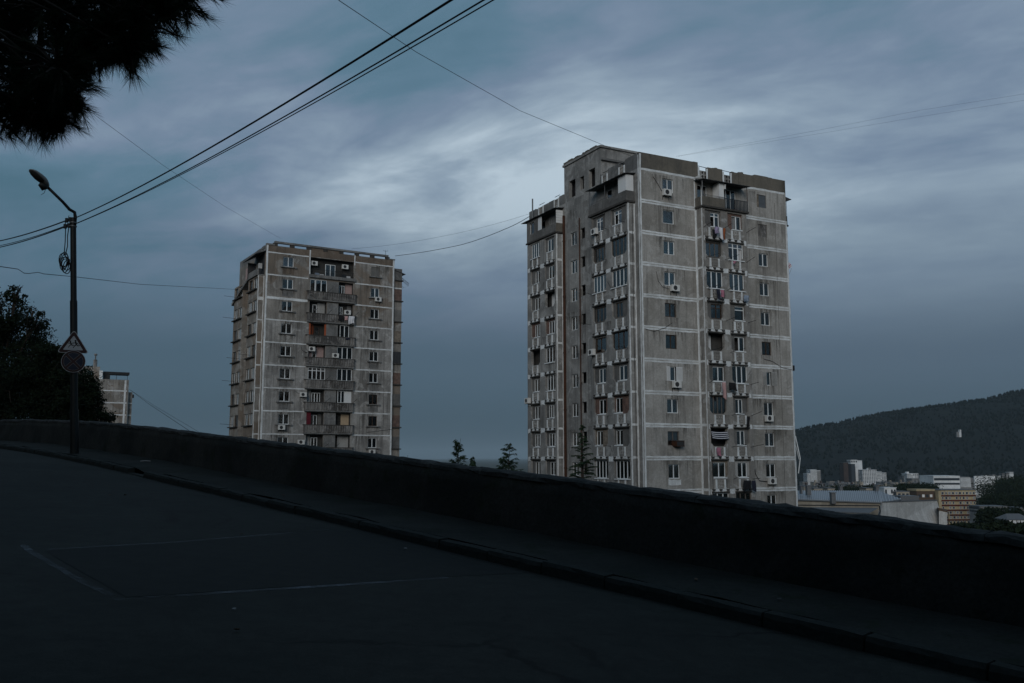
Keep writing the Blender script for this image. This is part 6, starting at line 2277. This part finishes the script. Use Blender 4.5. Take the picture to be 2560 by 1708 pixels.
    MB().box(f0.x, f0.x + (f1.x - f0.x) * .5, f0.y, f0.y + 4, f0.z - 1, f0.z + .75).build('roof_box', G['far_roof'], root)
    MB().box(f0.x + (f1.x - f0.x) * .52, f1.x, f0.y + .3, f0.y + 4, f0.z - 1, f0.z + .75).build('roof_box', G['metal_grey'], root)
    for x0, x1, y0, y1, dd in ((390, 430, 1070, 1140, 5), (150, 190, 1000, 1060, 12), (470, 500, 1008, 1050, 26), (825, 855, 1010, 1055, 13), (88, 104, 1005, 1045, 14)):
        p0, p1, p2 = L(P(x0, y1, dd)), L(P(x1, y1, dd)), L(P(x0, y0, dd))
        MB().box(p0.x, p1.x, p0.y, p0.y + 1.0, p0.z - .6, p2.z).box(p0.x - .1, p1.x + .1, p0.y - .1, p0.y + 1.1, p2.z, p2.z + .12).build('roof_vent', G['metal_grey'], root)
    # lower lean-to roof with gutters
    q0, q1 = L(P(-260, 1225, 4)), L(P(760, 1265, -8))
    t0, t1 = L(P(-260, 1205, 8)), L(P(850, 1215, -1))
    MB().add([q0, q1, t1, t0, q0 + th, q1 + th], [(0, 1, 2, 3), (0, 4, 5, 1)]).build('lean_to_roof', G['far_roof'], root)
    MB().tube([t0 + Vector((0, -.3, .35)), t1 + Vector((0, -.3, .35))], .10, 6).tube([t1 + Vector((0, -.3, .35)), t1 + Vector((.1, -.3, -.6)), L(P(835, 1320, -5))], .10, 6).build('gutter', G['metal_dark'], root)
    # small tiled roof at the gable's right
    root2 = thing('tiled_shed', 'small brown-tiled shed roof against the white gable wall', 'shed', P(1425, 1300, 10))
    k0 = Vector(P(1425, 1300, 10))
    v = lambda x, y, d_=10: Vector(P(x, y, d_)) - k0
    MB().add([v(1425, 1212), v(1520, 1245), v(1535, 1262), v(1440, 1240), v(1425, 1212, 14), v(1530, 1232, 14)], [(0, 1, 2, 3), (0, 4, 5, 1)]).build('roof', G['tile_brown'], root2)
    MB().hexa([v(1440, 1420), v(1520, 1420), v(1520, 1420, 14), v(1440, 1420, 14), v(1440, 1243), v(1520, 1260), v(1520, 1260, 14), v(1440, 1243, 14)]).build('wall', G['white_render'], root2)
    MB().tube([v(1535, 1255), v(1528, 1300), v(1535, 1400)], .06, 6).build('drain_pipe', G['metal_dark'], root2)
    # buildings at the right edge
    B('school_building', 'long pale low building with a colonnade in the dark trees', 1840, 2110, 1205, 1265, 420, 'far_grey', 2, 16, wfrac=(.6, .55), dp=10)
    B('school_building', 'pale low wing at the far right of the dark trees', 2235, 2300, 1220, 1262, 430, 'far_grey', 2, 4, dp=10)
    a = W(*Z4(2120, 1380), 260)
    root = thing('small_house', 'small dark-roofed house with pale windows among trees', 'house', a)
    px = 260 / FPX / 3.92
    MB().box(0, 150 * px * 1.4, 0, 6, -3, 48 * px).build('wall', G['far_grey'], root)
    hw = 150 * px * 1.4
    MB().add([(-.5, -.5, 48 * px), (hw + .5, -.5, 48 * px), (hw + .5, 6.5, 48 * px), (-.5, 6.5, 48 * px), (1.2, 3, 100 * px), (hw - 1.2, 3, 100 * px)], [(0, 1, 5, 4), (1, 2, 5), (2, 3, 4, 5), (3, 0, 4)]).build('roof', G['far_roof'], root)
    for i in range(6):
        MB().box(.3 + i * 1.1, 1.1 + i * 1.1, -.1, .0, 14 * px, 42 * px).build('window', G['far_white'], root)
    # the white house on the hill
    p = W(*Z4(1648, 470), 2100)
    zz = hill_z(p.x, p.y)
    root = thing('hill_house', 'lone white boxy house high on the dark hillside', 'house', (p.x, p.y, p.z))
    MB().box(-2, 2.4, 0, 6, -12, 5.0).build('wall', G['far_white'], root)
    MB().box(-7, -2.1, 2, 6, -12, .2).build('terrace', G['far_grey'], root)
    MB().box(-1.6, -.6, -.15, 0, 1, 4.0).build('window', G['far_window'], root)
    # masts on the ridge
    for i, (x, y0, y1) in enumerate(((335, 385, 410), (665, 300, 340), (845, 270, 305), (555, 340, 360))):
        p = W(*Z4(x, y1), 2610)
        o = MB().tube([(0, 0, -25), (0, 0, (y1 - y0) / 3.92 / FPX * 2610)], .55, 5).build('mast', G['metal_dark'])
        o.location = p
        tag(o, 'thin mast standing on the long hill\'s ridge', 'mast', 'masts on the ridge')
    # tree masses of the valley, too far and too many to count
    r = np.random.default_rng(77)
    pts = []

    def clump(x, y, dep, rad, n, lift=0.0):
        c = np.array(W(*Z4(x, y), dep)) + np.array([0, 0, lift])
        d = rand_dirs(r, n) * (r.random((n, 1)) ** .4) * rad * np.array([1.2, 1, .8])
        pts.append(c + d)
    for i in range(46):
        clump(r.uniform(1020, 1400), r.uniform(1018, 1050), r.uniform(560, 680), r.uniform(3, 6), 220)
    for i in range(110):
        clump(r.uniform(1885, 2300), r.uniform(955, 1130), r.uniform(560, 900), r.uniform(5, 9), 220)
    for i in range(60):
        clump(r.uniform(1885, 2300), r.uniform(1130, 1190), r.uniform(460, 560), r.uniform(3, 6), 220)
    for i in range(46):
        clump(r.uniform(1880, 2300), r.uniform(1275, 1380), r.uniform(290, 400), r.uniform(2.0, 4), 260)
    for i in range(60):
        clump(r.uniform(100, 1400), r.uniform(1028, 1056), r.uniform(560, 640), r.uniform(2.5, 5), 150)
    for i in range(60):
        clump(r.uniform(1560, 2300), r.uniform(1425, 1490), r.uniform(150, 240), r.uniform(1.2, 2.2), 260)
    P_ = np.concatenate(pts)
    V, F = leaf_quads(P_, .62, r)
    tag(link('valley_trees', np_mesh('valley_trees', V, F, G['leaf_dark'])), 'dark tree canopy filling gaps between the valley buildings', 'trees', kind='stuff')


build_city()


# ------------------------------------------------------------------ small litter
def build_litter():
    p = RP(23.3, 8.5)
    p.z = -1.80 + road_t(23.3) + .06
    o = MB().tube([(-.12, -.03, 0), (0, .01, .010), (.11, .04, 0)], .011, 6).build('paper_scrap', G['litter_white'])
    o.location = p
    tag(o, 'thin white paper scrap lying on the pavement near the post', 'litter')
    r = random.Random(4)
    for i in range(9):
        t, s = r.uniform(4, 18), r.choice((r.uniform(3, 7.4), r.uniform(7.9, 8.9)))
        z = road_z(t, s) + .015 if s < 7.6 else -1.80 + road_t(t) + .05 * (s - KERB) / 1.45 + .02
        n = r.randrange(5, 8)
        rad = r.uniform(.02, .035)
        poly = [(rad * r.uniform(.6, 1.2) * math.cos(2 * math.pi * k / n), rad * r.uniform(.6, 1.2) * math.sin(2 * math.pi * k / n)) for k in range(n)]
        o = MB().prism(poly, 0, .008).build('dry_leaf', G['far_grey' if i % 4 == 0 else 'tile_brown'])
        o.matrix_world = TR(*RP(t, s, z)) @ Matrix.Rotation(r.uniform(1.2, 1.9), 4, 'X') @ Matrix.Rotation(r.uniform(0, 6), 4, 'Y')
        tag(o, 'tiny dry leaf or scrap lying on the street', 'litter', 'scraps on the street')


build_litter()


# ------------------------------------------------------------------ haze in the valley air
def build_haze():
    m = bpy.data.materials.new('haze_air')
    m.use_nodes = True
    n, l = m.node_tree.nodes, m.node_tree.links
    n.clear()
    out = N(n, 'ShaderNodeOutputMaterial')
    pv = N(n, 'ShaderNodeVolumePrincipled', inp={'Density': 0.00005, 'Anisotropy': 0.0})
    pv.inputs['Color'].default_value = (.56, .70, .78, 1)
    l.new(pv.outputs[0], out.inputs['Volume'])
    o = MB().box(-60000, 60000, -60000, 60000, -75, 470).build('haze', m)
    tag(o, 'thin blue-grey haze filling the valley air', 'haze', kind='stuff')


build_haze()
